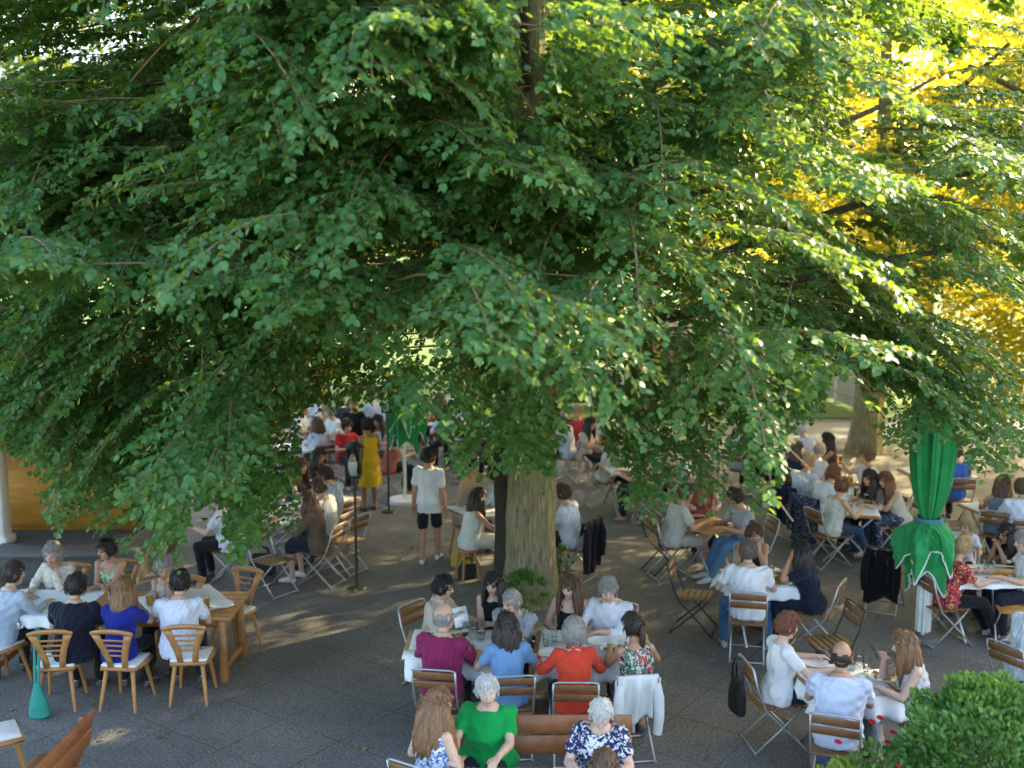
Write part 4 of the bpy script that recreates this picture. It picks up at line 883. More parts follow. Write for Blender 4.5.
def handbag(loc, rz, w_, h_, mt, label, strap):
    o = empty('handbag', loc, rz); tag(o, label, 'handbag')
    m = MB(); m.loft([((0, 0, 0), (w_*.42, 0, 0), (0, .05, 0)), ((0, 0, .02), (w_*.5, 0, 0), (0, .07, 0)), ((0, 0, h_*.5), (w_*.5, 0, 0), (0, .065, 0)), ((.01, 0, h_*.85), (w_*.46, 0, 0), (0, .045, 0)), ((.015, 0, h_), (w_*.42, 0, 0), (0, .02, 0))]); m.build('bag_body', mt, o, True)
    for s in (-1, 1):
        m = MB(); m.tube([(-w_*.3, s*.02, h_*.9), (-w_*.22, s*.02, h_+strap*.6), (0, s*.015, h_+strap), (w_*.22, s*.02, h_+strap*.6), (w_*.3, s*.02, h_*.9)], .010, 6); m.build('handle', mt, o, True)
    return o
w_ = CH['woman in the white blouse']; l_ = np.array(w_.location)+rotz(w_.rotation_euler.z)@np.array([-.02, -.37, .36]); handbag(l_, w_.rotation_euler.z, .34, .34, mat('black_leather', (.012, .011, .012), .4, .2), 'black handbag hanging from the chair of the woman in the white blouse', .2)
l_ = W(461, 566, .0); handbag(l_, .4, .32, .26, mat('yellow_canvas', (.45, .33, .05), .7), 'yellow bag standing on the paving left of the stool', .12)
l_ = W(468, 578, .0); handbag(l_, .2, .3, .2, mat('black_canvas', (.015, .015, .016), .7), 'black bag on the paving under the woman in the pale dress', .1)
l_ = W(885, 548, .0); handbag(l_, .3, .36, .3, mat('dark_backpack', (.02, .025, .035), .7), 'dark backpack on the paving under the long beer table', .1)
l_ = W(263, 575, .0); handbag(l_, .1, .36, .32, mat('black_canvas', (.015, .015, .016), .7), 'black bag on the paving under the low leaves', .1)
tl = mat('teal_fabric', (.005, .22, .17), .6, .25, 12, .2); sl = empty('shoulder_bag', W(40, 718, 0)); tag(sl, 'teal shoulder bag hanging by its strap down to the paving on the left', 'shoulder bag')
m = MB(); m.loft([((0, 0, .0), (.07, 0, 0), (0, .05, 0)), ((0, 0, .03), (.11, 0, 0), (0, .07, 0)), ((-.005, .01, .14), (.10, 0, 0), (0, .06, 0)), ((-.02, .03, .26), (.06, 0, 0), (0, .04, 0)), ((-.03, .05, .36), (.03, 0, 0), (0, .02, 0))]); m.build('bag_body', tl, sl, True)
for s in (-1, 1):
    m = MB(); m.tube([(-.03+s*.015, .05, .34), (-.045+s*.02, .10, .5), (-.06+s*.022, .17, .68), (-.07+s*.012, .24, .86)], [.014, .016, .016, .014], 8); m.build('strap', tl, sl, True)
# ------------------------------------------------------------------ parasols and lanterns
GREENF = mat('green_canvas', (.006, .24, .06), .75, .2, 6, .4, 22, sheen=.1); TRIMW = mat('white_trim', (.72, .72, .66), .7)
def closed_parasol(loc, z0, ztie, ztop, rmax, label, seed=1, cover=True, base_m=None):
    r = np.random.default_rng(seed); o = empty('parasol', loc); tag(o, label, 'parasol', 'closed green parasols')
    m = MB(); m.tube([(0, 0, 0), (0, 0, ztop+.1)], .028, 12); m.build('pole', TRIMW, o, True)
    m = MB(); m.lathe([(.0, .0), (.30 if base_m else .2, 0), (.30 if base_m else .2, .05), (.28 if base_m else .18, .07), (.07, .075), (0, .075)], (0, 0, 0), 24); m.build('base', base_m or mat('concrete', (.14, .14, .135), .8, .15), o, True)
    m = MB(); rows = []; n = 72
    for k, z in enumerate(np.linspace(.12, z0+.15, 6)):
        th = np.arange(n)*2*math.pi/n; rr = .058+.014*np.sin(th*9)+(.02 if k < 5 else -.02); rows.append(np.stack([rr*np.cos(th), rr*np.sin(th), np.full(n, z)], 1))
    i, j = np.meshgrid(np.arange(5), np.arange(n), indexing='ij'); i = i.ravel(); j = j.ravel(); kq = (j+1) % n
    m.add(np.concatenate(rows), np.stack([i*n+j, i*n+kq, (i+1)*n+kq, (i+1)*n+j], 1)); (m.build('pole_cover', TRIMW, o, True) if cover else None)
    # upper roll: deep vertical pleats, drawn in at the strap
    n = 120; th = np.arange(n)*2*math.pi/n; a0 = r.uniform(0, 6); rows = []
    zs = np.linspace(ztop, ztie, 16)
    for z in zs:
        t = (ztop-z)/(ztop-ztie); R0 = .13+.11*math.sin(math.pi*min(1, t*1.05)**.8)*(1-.2*t); R0 = R0*(1-.45*max(0, (t-.8)/.2)**2)
        rr = R0*(1+.17*np.sin(8*th+a0+.6*t)+.07*np.sin(19*th+2*t)+.04*np.sin(31*th)); rows.append(np.stack([rr*np.cos(th), rr*np.sin(th), np.full(n, z)], 1))
    m = MB(); k_ = len(rows); i, j = np.meshgrid(np.arange(k_-1), np.arange(n), indexing='ij'); i = i.ravel(); j = j.ravel(); kq = (j+1) % n
    qd = np.stack([i*n+j, i*n+kq, (i+1)*n+kq, (i+1)*n+j], 1); m.add(np.concatenate(rows), qd); up = m.build('canopy', GREENF, o, True)
    m = MB(); m.lathe([(.125, ztie+.02), (.165, ztie+.03), (.17, ztie), (.165, ztie-.03), (.125, ztie-.03)], (0, 0, 0), 32); m.build('strap', mat('strap_blue', (.04, .16, .2), .6), o, True)
    # skirt: limp canvas in deep unequal folds, two layers, ragged hem edged in white
    n = 160; th = np.arange(n)*2*math.pi/n; K = 18
    for nf, tw, R0, zl, zv, zt in ((5, .9, rmax, z0+.22, .34, ztie), (4, -.7, rmax*.74, z0, .22, ztie-.12)):
        p1, p2, p3 = r.uniform(0, 6, 3); rows = []
        for k in range(K):
            t = k/(K-1); w = th+tw*t*(1+.3*np.sin(th+p3))+.35*np.sin(2*th+p2)
            f = 1-2*np.abs(np.sin(nf*w/2+p1))**.75
            f2 = 1-2*np.abs(np.sin((2*nf+1)*w/2+p2+1.2*t))
            prof = np.interp(t, [0, .1, .3, .6, 1], [.12/R0, .55, .86, .90, .80])
            rr = R0*prof*(1+np.minimum(1, t*3)*(.36*f+.13*f2)*(.8+.25*np.sin(th+p3)))+.006*np.sin(23*th+5*t)
            zb = zl+zv*(.5-.5*f)+.10*np.sin(2*th+p3)
            z = zt-(zt-zb)*t+.03*np.sin(3*th+p2)*math.sin(math.pi*t)
            rows.append(np.stack([rr*np.cos(w), rr*np.sin(w), z], 1))
        m = MB(); i, j = np.meshgrid(np.arange(K-1), np.arange(n), indexing='ij'); i = i.ravel(); j = j.ravel(); kq = (j+1) % n
        m.add(np.concatenate(rows), np.stack([i*n+j, i*n+kq, (i+1)*n+kq, (i+1)*n+j], 1)); fl = m.build('canopy_skirt', GREENF, o, True)
        m = MB(); ed = rows[-1]; m.tube(np.concatenate([ed, ed[:1]]), .010, 5, False); m.build('hem', TRIMW, fl, True)
    return o
pz = W(922, 640, 0); closed_parasol(pz, .62, 1.50, 3.1, .36, 'tall closed green parasol with white hems at the right')
pz2 = W(405, 502, 0); closed_parasol(pz2, .92, 1.95, 2.45, .38, 'closed green parasol on a white round base left of the standing man', 4, False, mat('white_enamel', (.75, .76, .78), .35, .05))
def lantern(loc, h, label):
    o = empty('garden_lantern', loc); tag(o, label, 'lantern', 'black garden lanterns')
    m = MB(); m.tube([(0, 0, 0), (0, 0, h)], .018, 10); m.build('pole', IRON, o, True); m = MB(); m.lathe([(0, 0), (.13, 0), (.12, .02), (.03, .03), (0, .03)], (0, 0, 0), 20); m.build('base', IRON, o, True)
    m = MB(); m.box((0, 0, h+.015), (.19, .19, .03), None, .006)
    for sx in (-1, 1):
        for sy in (-1, 1): m.box((sx*.083, sy*.083, h+.22), (.018, .018, .38))
    m.lathe([(.15, h+.41), (.13, h+.43), (.04, h+.50), (0, h+.50), (0, h+.41)], (0, 0, 0), 4, None); m.build('frame', IRON, o)
    m = MB()
    for s in (-1, 1): m.box((s*.083, 0, h+.22), (.004, .145, .37)); m.box((0, s*.083, h+.22), (.145, .004, .37))
    m.build('pane', GLASS, o); m = MB(); m.tube([(0, 0, h+.03), (0, 0, h+.2)], .03, 12); m.build('candle', CHINA, o, True)
    return o
lantern(W(357, 588, 0), 1.56, 'black lantern on a thin pole in front of the yellow dress'); lantern(W(389, 512, 0), 1.75, 'black lantern pole beside the far parasol, its top in the leaves')
# ------------------------------------------------------------------ setting
def sheet(name, x0, x1, y0, y1, z, nx, ny, m, hf=None):
    xs = np.linspace(x0, x1, nx); ys = np.linspace(y0, y1, ny); X, Y = np.meshgrid(xs, ys, indexing='ij'); Z = np.full_like(X, z) if hf is None else hf(X, Y)
    i, j = np.meshgrid(np.arange(nx-1), np.arange(ny-1), indexing='ij'); i = i.ravel(); j = j.ravel()
    o = link(bpy.data.objects.new(name, mesh_from(name, np.stack([X, Y, Z], -1).reshape(-1, 3), np.stack([i*ny+j, (i+1)*ny+j, (i+1)*ny+j+1, i*ny+j+1], 1), None, True)))
    o.data.materials.append(m); return tag(o, kind='structure')
def paving_mat():
    m, nt, b, out = nodes_of('washed_concrete_slabs'); tc = N(nt, 'ShaderNodeTexCoord')
    mp = N(nt, 'ShaderNodeMapping'); mp.inputs['Rotation'].default_value = (0, 0, .62); nt.links.new(tc.outputs['Object'], mp.inputs[0])
    br = N(nt, 'ShaderNodeTexBrick', Scale=1.0); br.offset = 0.0
    br.inputs['Brick Width'].default_value = .8; br.inputs['Row Height'].default_value = .8; br.inputs['Mortar Size'].default_value = .009; br.inputs['Mortar Smooth'].default_value = .3
    br.inputs['Color1'].default_value = rgba((.98,)*3); br.inputs['Color2'].default_value = rgba((.86,)*3); br.inputs['Mortar'].default_value = rgba((.58,)*3)
    nt.links.new(mp.outputs[0], br.inputs[0])
    n1 = N(nt, 'ShaderNodeTexNoise', Scale=.55, Detail=6.0, Roughness=.65); n2 = N(nt, 'ShaderNodeTexNoise', Scale=38., Detail=3.0); n3 = N(nt, 'ShaderNodeTexVoronoi', Scale=55.)
    for n in (n1, n2, n3): nt.links.new(tc.outputs['Object'], n.inputs[0])
    r1 = ramp(nt, [(.28, (.125, .121, .113)), (.5, (.19, .182, .168)), (.72, (.255, .243, .22))]); nt.links.new(n1.outputs[0], r1.inputs[0])
    r2 = ramp(nt, [(.3, (.55,)*3), (.5, (.95,)*3), (.72, (1.5, 1.48, 1.42))]); nt.links.new(n2.outputs[0], r2.inputs[0])
    r3 = ramp(nt, [(.0, (1.3, 1.28, 1.22)), (.35, (.9,)*3), (.8, (.7,)*3)]); nt.links.new(n3.outputs['Distance'], r3.inputs[0])
    def mul(a, c):
        x = N(nt, 'ShaderNodeMix', data_type='RGBA', blend_type='MULTIPLY'); x.inputs[0].default_value = 1.; nt.links.new(a, x.inputs[6]); nt.links.new(c, x.inputs[7]); return x.outputs[2]
    c = mul(mul(mul(r1.outputs[0], r2.outputs[0]), r3.outputs[0]), br.outputs[0]); nt.links.new(c, b.inputs['Base Color']); b.inputs['Roughness'].default_value = .8
    bp = N(nt, 'ShaderNodeBump', Strength=.35, Distance=.008); nt.links.new(n3.outputs['Distance'], bp.inputs['Height']); nt.links.new(bp.outputs[0], b.inputs['Normal'])
    return m
def grass_mat():
    m, nt, b, out = nodes_of('meadow_grass'); tc = N(nt, 'ShaderNodeTexCoord')
    n1 = N(nt, 'ShaderNodeTexNoise', Scale=.35, Detail=8.0, Roughness=.7); nt.links.new(tc.outputs['Object'], n1.inputs[0])
    r = ramp(nt, [(.3, (.06, .12, .02)), (.55, (.10, .18, .035)), (.75, (.17, .24, .05))]); nt.links.new(n1.outputs[0], r.inputs[0]); nt.links.new(r.outputs[0], b.inputs['Base Color']); b.inputs['Roughness'].default_value = .9
    n2 = N(nt, 'ShaderNodeTexNoise', Scale=30., Detail=3.0); nt.links.new(tc.outputs['Object'], n2.inputs[0]); bp = N(nt, 'ShaderNodeBump', Strength=.6, Distance=.05); nt.links.new(n2.outputs[0], bp.inputs['Height']); nt.links.new(bp.outputs[0], b.inputs['Normal'])
    return m
GR = grass_mat()
sheet('ground', -400, 400, -60, 700, -.02, 40, 60, GR)
sheet('paving', -26, 26, -6, 27.5, 0, 12, 12, paving_mat())


sheet('path', 5.5, 18, 24.6, 27.0, .006, 8, 4, mat('pale_asphalt', (.22, .225, .24), .8, .15, 20, .2))
def hill(X, Y): 
    return .0+np.where(Y > 36, 11*(1-np.cos(np.clip((Y-36)/150, 0, 1)*math.pi))/2, 0)+.25*np.sin(X*.08)*np.sin(Y*.06)*(Y > 40)*np.clip((Y-40)/20, 0, 1)
sheet('meadow', -160, 160, 27.6, 320, .01, 60, 60, GR, lambda X, Y: hill(X, Y)+.012)
# ------------------------------------------------------------------ hut, fences, shed
STONE = mat('grey_stone', (.10, .097, .092), .85, .25, 12, .4, 30); WHITEP = mat('white_paint', (.68, .67, .64), .6, .06); PLANK = mat('honey_plank', (.50, .235, .035), .6, .35, 6, .1, 40, stretch=(.25, 1, 2)); DARKW = mat('dark_timber', (.035, .026, .02), .7, .3, 10, stretch=(1, 1, .2))
hut = empty('serving_hut', (0, 0, 0)); tag(hut, 'wooden serving hut with a white post and honey-coloured boards at the left edge', 'hut')
m = MB(); m.box((-8.3, 15.6, .24), (6.2, 1.9, .48), None, .02); m.build('stone_base', STONE, hut)
m = MB(); m.box((-7.22, 15.0, 1.75), (.26, .26, 2.54), None, .015); m.box((-7.22, 15.0, .54), (.34, .34, .12), None, .015); m.build('post', WHITEP, hut)
m = MB(); m.box((-10.6, 15.0, 1.75), (.26, .26, 2.54), None, .015); m.build('post', WHITEP, hut)
m = MB(); m.box((-8.2, 15.75, 1.06), (5.6, .04, 1.16))
m.build('board_panel', PLANK, hut)
m = MB(); m.box((-8.2, 16.5, 1.75), (5.8, .08, 2.5)); m.box((-5.45, 16.1, 1.75), (.08, .8, 2.5)); m.build('back_wall', DARKW, hut)
m = MB(); m.box((-8.2, 15.5, 3.12), (6.6, 2.8, .09), rotx(.12)); m.build('roof', mat('roof_shingle', (.09, .06, .045), .8, .3, 8), hut)
m = MB(); m.box((-6.3, 14.58, .52), (1.6, .5, .06), None, .01); m.build('ledge', STONE, hut)
FENW = mat('weathered_board', (.40, .38, .35), .8, .25, 8, .3, 20, stretch=(1, 1, .15))
def fence(a, b, h, label, m_board, m_post, step=2.2, pw=.1):
    a = np.array([*a, 0.]); b = np.array([*b, 0.]); L = np.linalg.norm(b-a); d = (b-a)/L; rz = math.atan2(d[1], d[0]); o = empty('board_fence', a, rz); tag(o, label, 'fence')
    m = MB(); n = int(L/.15); r = np.random.default_rng(3)
    for k in range(n): m.box(((k+.5)*L/n, 0, .08+h/2+r.uniform(-.012, .012)), (L/n-.012, .022, h), None, .004)
    m.box((L/2, .03, .35), (L, .03, .08)); m.box((L/2, .03, h-.1), (L, .03, .08)); m.build('board_panel', m_board, o)
    for k in range(int(L/step)+1):
        m = MB(); m.box((k*step, -.035, (h+.25)/2), (pw, pw, h+.25), None, .01); m.build('post', m_post, o)
fence((9.25, 27.4), (7.9, 38.5), 1.5, 'weathered grey board fence with white posts behind the right-hand lawn', FENW, WHITEP, 2.55, .16)
fence((1.2, 29.5), (6.6, 29.8), .9, 'low dark fence with white posts far back right of the trunk', DARKW, WHITEP, .9, .08)
sh = empty('garden_shed', (4.9, 33, 0), .1); tag(sh, 'small timber shed with a grey roof far back behind the dark fence', 'shed')
m = MB(); m.box((0, 0, .8), (2.4, 1.6, 1.6)); m.build('wall', mat('shed_board', (.20, .15, .11), .8, .3, 8, stretch=(1, 1, .2)), sh); m = MB(); m.box((0, -.45, 1.75), (2.8, 1.2, .06), rotx(.35)); m.box((0, .55, 1.75), (2.8, 1.2, .06), rotx(-.35)); m.build('roof', mat('grey_roof', (.16, .16, .165), .7), sh)
m = MB(); m.box((.5, -.81, .7), (.7, .03, 1.4)); m.build('door', DARKW, sh)
fl = empty('flag', W(592, 362, 1.55)*np.array([1, 1, 0])); tag(fl, 'small red, white and green flag on a pole right of the trunk', 'flag')
m = MB(); m.tube([(0, 0, 0), (0, 0, 2.1)], .015, 8); m.build('pole', IRON, fl, True)
for k, c in enumerate(((.02, .25, .06), (.7, .7, .66), (.6, .02, .03))):
    m = MB(); a = .12*k
    m.add([(-.02-a*.9, .02*math.sin(k*2), 2.05-a*.6), (-.02-(a+.12)*.9, .02*math.sin(k*2+2), 2.05-(a+.12)*.6), (-.02-(a+.12)*.9+.12, .03, 1.62-(a+.12)*.6), (-.02-a*.9+.12, .01, 1.62-a*.6)], [(0, 1, 2, 3)])
    o = m.build('cloth_stripe', cloth(c), fl); md = o.modifiers.new('t', 'SOLIDIFY'); md.thickness = .006
# ------------------------------------------------------------------ foliage
def unit(a): return a/np.maximum(np.linalg.norm(a, axis=-1, keepdims=True), 1e-9)
TPL = np.array([(0, 0, 0), (-.40, .16, .07), (-.42, .58, .09), (0, 1., -.12), (.42, .58, .09), (.40, .16, .07)])
TPLQ = np.array([(0, 3, 2, 1), (0, 5, 4, 3)])
def leaf_mesh(name, pos, ax, no, size, tint, m, parent, tpl=TPL, tq=TPLQ):
    a = unit(ax); n = unit(no-a*np.sum(no*a, 1, keepdims=True)); b = np.cross(a, n)
    k = len(tpl)
    v = pos[:, None]+size[:, None, None]*(b[:, None]*tpl[None, :, 0:1]+a[:, None]*tpl[None, :, 1:2]+n[:, None]*tpl[None, :, 2:3])
    q = (np.arange(len(pos))*k)[:, None, None]+tq[None]
    me = bpy.data.meshes.new(name); nq = len(pos)*len(tq)
    me.vertices.add(len(pos)*k); me.vertices.foreach_set('co', v.reshape(-1).astype(np.float32))
    me.loops.add(nq*4); me.loops.foreach_set('vertex_index', q.reshape(-1).astype(np.int32))
    me.polygons.add(nq); me.polygons.foreach_set('loop_start', (np.arange(nq)*4).astype(np.int32)); me.update(calc_edges=True)
    at = me.attributes.new('tint', 'FLOAT', 'FACE'); at.data.foreach_set('value', np.repeat(tint, len(tq)).astype(np.float32))
    me.materials.append(m); return link(bpy.data.objects.new(name, me), parent)
def bough(rg, base, az, L, Lt, rise, droop, ls, spacing=.10, lsp=.05):
    """one drooping spray: an axis, alternate side twigs, alternate leaves on each; arrays of leaves and the axis"""
    d = np.array([math.cos(az), math.sin(az), 0]); sd = np.array([-d[1], d[0], 0])
    curve = rg.normal()*.25
    def axis(s): s = np.asarray(s)[..., None]; return base+d*s*L*(1-.12*s*droop)+sd*curve*L*.5*s*s+np.array([0, 0, 1.])*(rise*s-droop*s*s)*L
    nt = max(6, int(L/spacing)); t = np.linspace(.12, 1, nt)+rg.normal(size=nt)*.012; t = np.clip(t, .05, 1.0)
    sg = np.where(np.arange(nt) % 2 == 0, 1., -1.); P0 = axis(t); roll = rg.normal()*.25
    td = unit(d*(.62+.5*t[:, None])+sd*(sg*(1.0-.45*t))[:, None]+np.array([0, 0, 1.])*((rise-2*droop*t)*.55-.06+roll*sg*.6)[:, None]+rg.normal(size=(nt, 3))*.12)
    tl = Lt*(1.05-.62*t**1.6)*np.clip(t/.25, .55, 1)*rg.uniform(.65, 1.15, nt); M = max(3, int(Lt*1.2/lsp))
    j = np.arange(1, M+1); s = (j-.35)*lsp; ok = s[None] < tl[:, None]
    pos = P0[:, None]+td[:, None]*s[None, :, None]-np.array([0, 0, 1.])*(.55*s*s)[None, :, None]
    ls_side = unit(np.cross(td, np.array([0, 0, 1.])))
    alt = np.where(j % 2 == 0, 1., -1.)
    ax = td[:, None]*.62+ls_side[:, None]*alt[None, :, None]*.72-np.array([0, 0, 1.])*.36+rg.normal(size=(nt, M, 3))*.26
    no = np.array([0, 0, 1.])*.95+d*.26+rg.normal(size=(nt, M, 3))*.36
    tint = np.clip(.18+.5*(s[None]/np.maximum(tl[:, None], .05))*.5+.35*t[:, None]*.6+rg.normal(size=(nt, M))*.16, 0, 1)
    size = ls*rg.uniform(.65, 1.12, (nt, M))
    g = ok
    tw = [(P0[i], P0[i]+td[i]*tl[i]*.5-np.array([0, 0, .55*(tl[i]*.5)**2]), P0[i]+td[i]*tl[i]-np.array([0, 0, .55*tl[i]**2])) for i in range(nt)]
    return pos[g], ax[g], no[g], size[g], tint[g], axis(np.linspace(0, 1, 6)), tw
BX = [(-400, 450), (-60, 452), (0, 446), (15, 448), (32, 470), (42, 505), (58, 545), (100, 533), (132, 556), (178, 570), (190, 520), (205, 512), (222, 520), (230, 562), (262, 580), (300, 572), (325, 552), (328, 470), (333, 425), (345, 402), (388, 400), (402, 412), (432, 425), (442, 440), (452, 470), (482, 480), (492, 470), (556, 474), (566, 440), (572, 400), (596, 402), (604, 440), (620, 500), (642, 512), (668, 516), (704, 516), (738, 502), (752, 522), (768, 545), (778, 520), (786, 440), (795, 420), (822, 412), (829, 372), (856, 372), (862, 402), (876, 430), (892, 442), (908, 447), (932, 436), (946, 430), (958, 446), (976, 470), (1002, 476), (1024, 466), (1500, 460)]
BXX, BXY = np.array([b[0] for b in BX], float), np.array([b[1] for b in BX], float)
def above(pos, rg, soft=7.):
    """the crown's lower edge: how far down the boughs hang"""
    x, y = project(pos); n = rg.normal(size=len(pos))*soft
    ok = y < np.interp(x, BXX, BXY)+n
    ok &= ~((x > 299) & (x < 347) & (y > 404+n) & (y < 536+n*.5)); ok &= ~((x > 190) & (x < 224) & (y > 503+n) & (y < 548+n))
    ok &= ~((x > 408) & (x < 432) & (y > 418+n) & (y < 470))
    return ok
def veil(pos):
    """share of a bough lying in the airy fringe under the middle of the crown, where only a few twigs hang"""
    x, y = project(pos)
    f = ((x > 296) & (x < 498) & (y > 342)) | ((x > 490) & (x < 566) & (y > 378)) | ((x > 562) & (x < 612) & (y > 345)) | ((x >= 612) & (x < 700) & (y > 352) & (y < 405)) | ((x >= 606) & (x < 790) & (y > 415)) | ((x > 805) & (x < 862) & (y > 368))
    return f.mean()
def bark_mat(name, c, moss):
    m, nt, b, out = nodes_of(name); tc = N(nt, 'ShaderNodeTexCoord'); mp = N(nt, 'ShaderNodeMapping'); mp.inputs['Scale'].default_value = (1, 1, .16); nt.links.new(tc.outputs['Object'], mp.inputs[0])
    n1 = N(nt, 'ShaderNodeTexNoise', Scale=26., Detail=6.0, Roughness=.65, Distortion=.4); nt.links.new(mp.outputs[0], n1.inputs[0])
    r = ramp(nt, [(.32, tuple(np.array(c)*.35)), (.5, c), (.72, tuple(np.array(c)*1.7))]); nt.links.new(n1.outputs[0], r.inputs[0])
    n2 = N(nt, 'ShaderNodeTexNoise', Scale=2.2, Detail=5.0); nt.links.new(tc.outputs['Object'], n2.inputs[0]); r2 = ramp(nt, [(.42, (0, 0, 0)), (.65, (.7,)*3)]); nt.links.new(n2.outputs[0], r2.inputs[0])
    mx = N(nt, 'ShaderNodeMix', data_type='RGBA'); nt.links.new(r2.outputs[0], mx.inputs[0]); nt.links.new(r.outputs[0], mx.inputs[6]); mx.inputs[7].default_value = rgba(moss)
    nt.links.new(mx.outputs[2], b.inputs['Base Color']); b.inputs['Roughness'].default_value = .9
    bp = N(nt, 'ShaderNodeBump', Strength=.9, Distance=.03); nt.links.new(n1.outputs[0], bp.inputs['Height']); nt.links.new(bp.outputs[0], b.inputs['Normal']); return m
BARK = bark_mat('linden_bark', (.235, .19, .11), (.17, .19, .06)); BARK2 = bark_mat('branch_bark', (.10, .08, .055), (.08, .08, .04)); TWIG = mat('twig_bark', (.20, .13, .07), .7, .3)
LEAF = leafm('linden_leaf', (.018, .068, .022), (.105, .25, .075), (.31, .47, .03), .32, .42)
LEAFC = leafm('shaded_leaf', (.025, .07, .015), (.09, .17, .03), (.30, .38, .03), .35, .5)  # duller leaf copy for the left trees, their shade put into the colour
LEAFB = leafm('backlit_leaf', (.04, .09, .015), (.11, .18, .03), (.85, .72, .04), .58, .5)  # golden backlight put into the leaf colour of the other background trees
BRACT = leafm('linden_bract', (.26, .32, .07), (.44, .46, .13), (.4, .42, .08), .35, .6)
def trunk_mesh(o, pts, rad, m, name='trunk', n=72, flare=0., seed=0):
    pts = np.asarray(pts, float); kk = np.linspace(0, len(pts)-1, len(pts)*4); rad = np.interp(kk, np.arange(len(pts)), rad); pts = np.stack([np.interp(kk, np.arange(len(pts)), pts[:, c]) for c in range(3)], 1)
    rg = np.random.default_rng(seed); a, b2 = rg.uniform(0, 6, 2)
    def wob(i, th): return .03*np.sin(5*th+a+.05*i)+.02*np.sin(11*th+b2-.06*i)+.030*(np.abs(np.sin(11*th+1.3*np.sin(i*.45+2*th)+a))-.5)+.022*(np.abs(np.sin(17*th-1.6*np.sin(i*.6+3*th)+b2))-.5)+(flare*max(0, 1-i/16)**2*(.6+.5*np.sin(5*th+b2)) if flare else 0)
    mb = MB(); mb.tube(pts, rad, n, True, wob); return mb.build(name, m, o, True)
def smooth_path(p, k=10):
    p = np.asarray(p, float); t = np.linspace(0, len(p)-1, k); i = np.clip(t.astype(int), 0, len(p)-2); f = t-i
    q = p[i]*(1-f)[:, None]+p[i+1]*f[:, None]
    for _ in range(2): q[1:-1] = (q[:-2]+2*q[1:-1]+q[2:])/4
    return q
# ------------------------------------------------------------------ the great linden in the middle
tb = W(527, 600, 0); TREE = np.array([tb[0], tb[1], 0])
lin = empty('linden_tree', TREE); tag(lin, 'great old linden with a thick trunk filling the middle of the picture', 'tree')
zt = np.array([-.1, .08, .3, .6, 1.0, 1.6, 2.4, 3.2, 4.2, 5.5, 7.0, 9.0, 11.0, 13.0]); rt_ = np.array([.50, .45, .40, .37, .355, .35, .345, .34, .33, .32, .29, .24, .17, .08])
trunk_mesh(lin, np.stack([.04*np.sin(zt*.5), .05*np.sin(zt*.4+1), zt], 1), rt_, BARK, flare=.25, seed=2)
# near-black stem added at the left flank, standing in for the trunk's shaded side
SHADEB = bark_mat('shade_bark', (.028, .022, .017), (.03, .032, .015))
zs = np.linspace(-.05, 3.6, 12); trunk_mesh(lin, np.stack([-.335+.10*np.clip(zs/3.6, 0, 1)**1.3+.035*np.sin(zs*1.7+1), -.06+.05*np.sin(zs*1.4), zs], 1), np.linspace(.15, .075, 12)+.012*np.sin(zs*4), SHADEB, 'shade_stem', 40, seed=9)
rg = np.random.default_rng(5)
LIMBS = []
for k, (az, z0, ln, up, r0) in enumerate(((200, 3.4, 4.6, .42, .15), (225, 3.6, 6.2, .55, .17), (255, 3.3, 5.2, .30, .13), (285, 3.9, 5.6, .40, .15), (310, 3.2, 6.0, .34, .16), (340, 3.7, 6.2, .45, .15), (10, 4.1, 5.8, .7, .15), (175, 4.2, 5.6, .65, .16), (145, 4.5, 5.0, .9, .14), (60, 4.4, 5.2, .8, .14), (100, 4.8, 5.0, .8, .14), (235, 5.6, 5.6, .75, .13), (300, 5.9, 5.4, .8, .13), (270, 6.8, 5.0, .7, .12), (195, 6.6, 5.0, .9, .12), (345, 6.7, 5.2, .85, .12), (250, 8.2, 4.4, .9, .10), (320, 8.4, 4.4, .9, .10))):
    a = az*D2R; d = np.array([math.cos(a), math.sin(a), 0]); s = np.linspace(0, 1, 5)
    P = [np.array([0, 0, z0-.35])+d*.12]
    for t in s[1:]: P.append(np.array([0, 0, z0])+d*ln*t+np.array([0, 0, ln*(up*t-.28*up*t*t)])+rg.normal(size=3)*.22*np.array([1, 1, .6]))
    P = smooth_path(P, 11); mb = MB(); mb.tube(P, np.linspace(r0*.62, .018, 11), 9, True); mb.build('limb', BARK2, lin, True); LIMBS.append(P+TREE)
LP = np.concatenate([p[3:] for p in LIMBS])
def Rz_(z): return np.interp(z, [1.5, 2.5, 4, 6, 8, 11, 14], [5.2, 6.2, 7.0, 7.0, 6.6, 5.2, 2.5])
HOLLOW = ((440, 290, 85, 45), (255, 160, 45, 26), (115, 320, 70, 32), (335, 255, 42, 22), (590, 255, 40, 55), (250, 50, 45, 20), (700, 310, 50, 26), (180, 400, 45, 22))
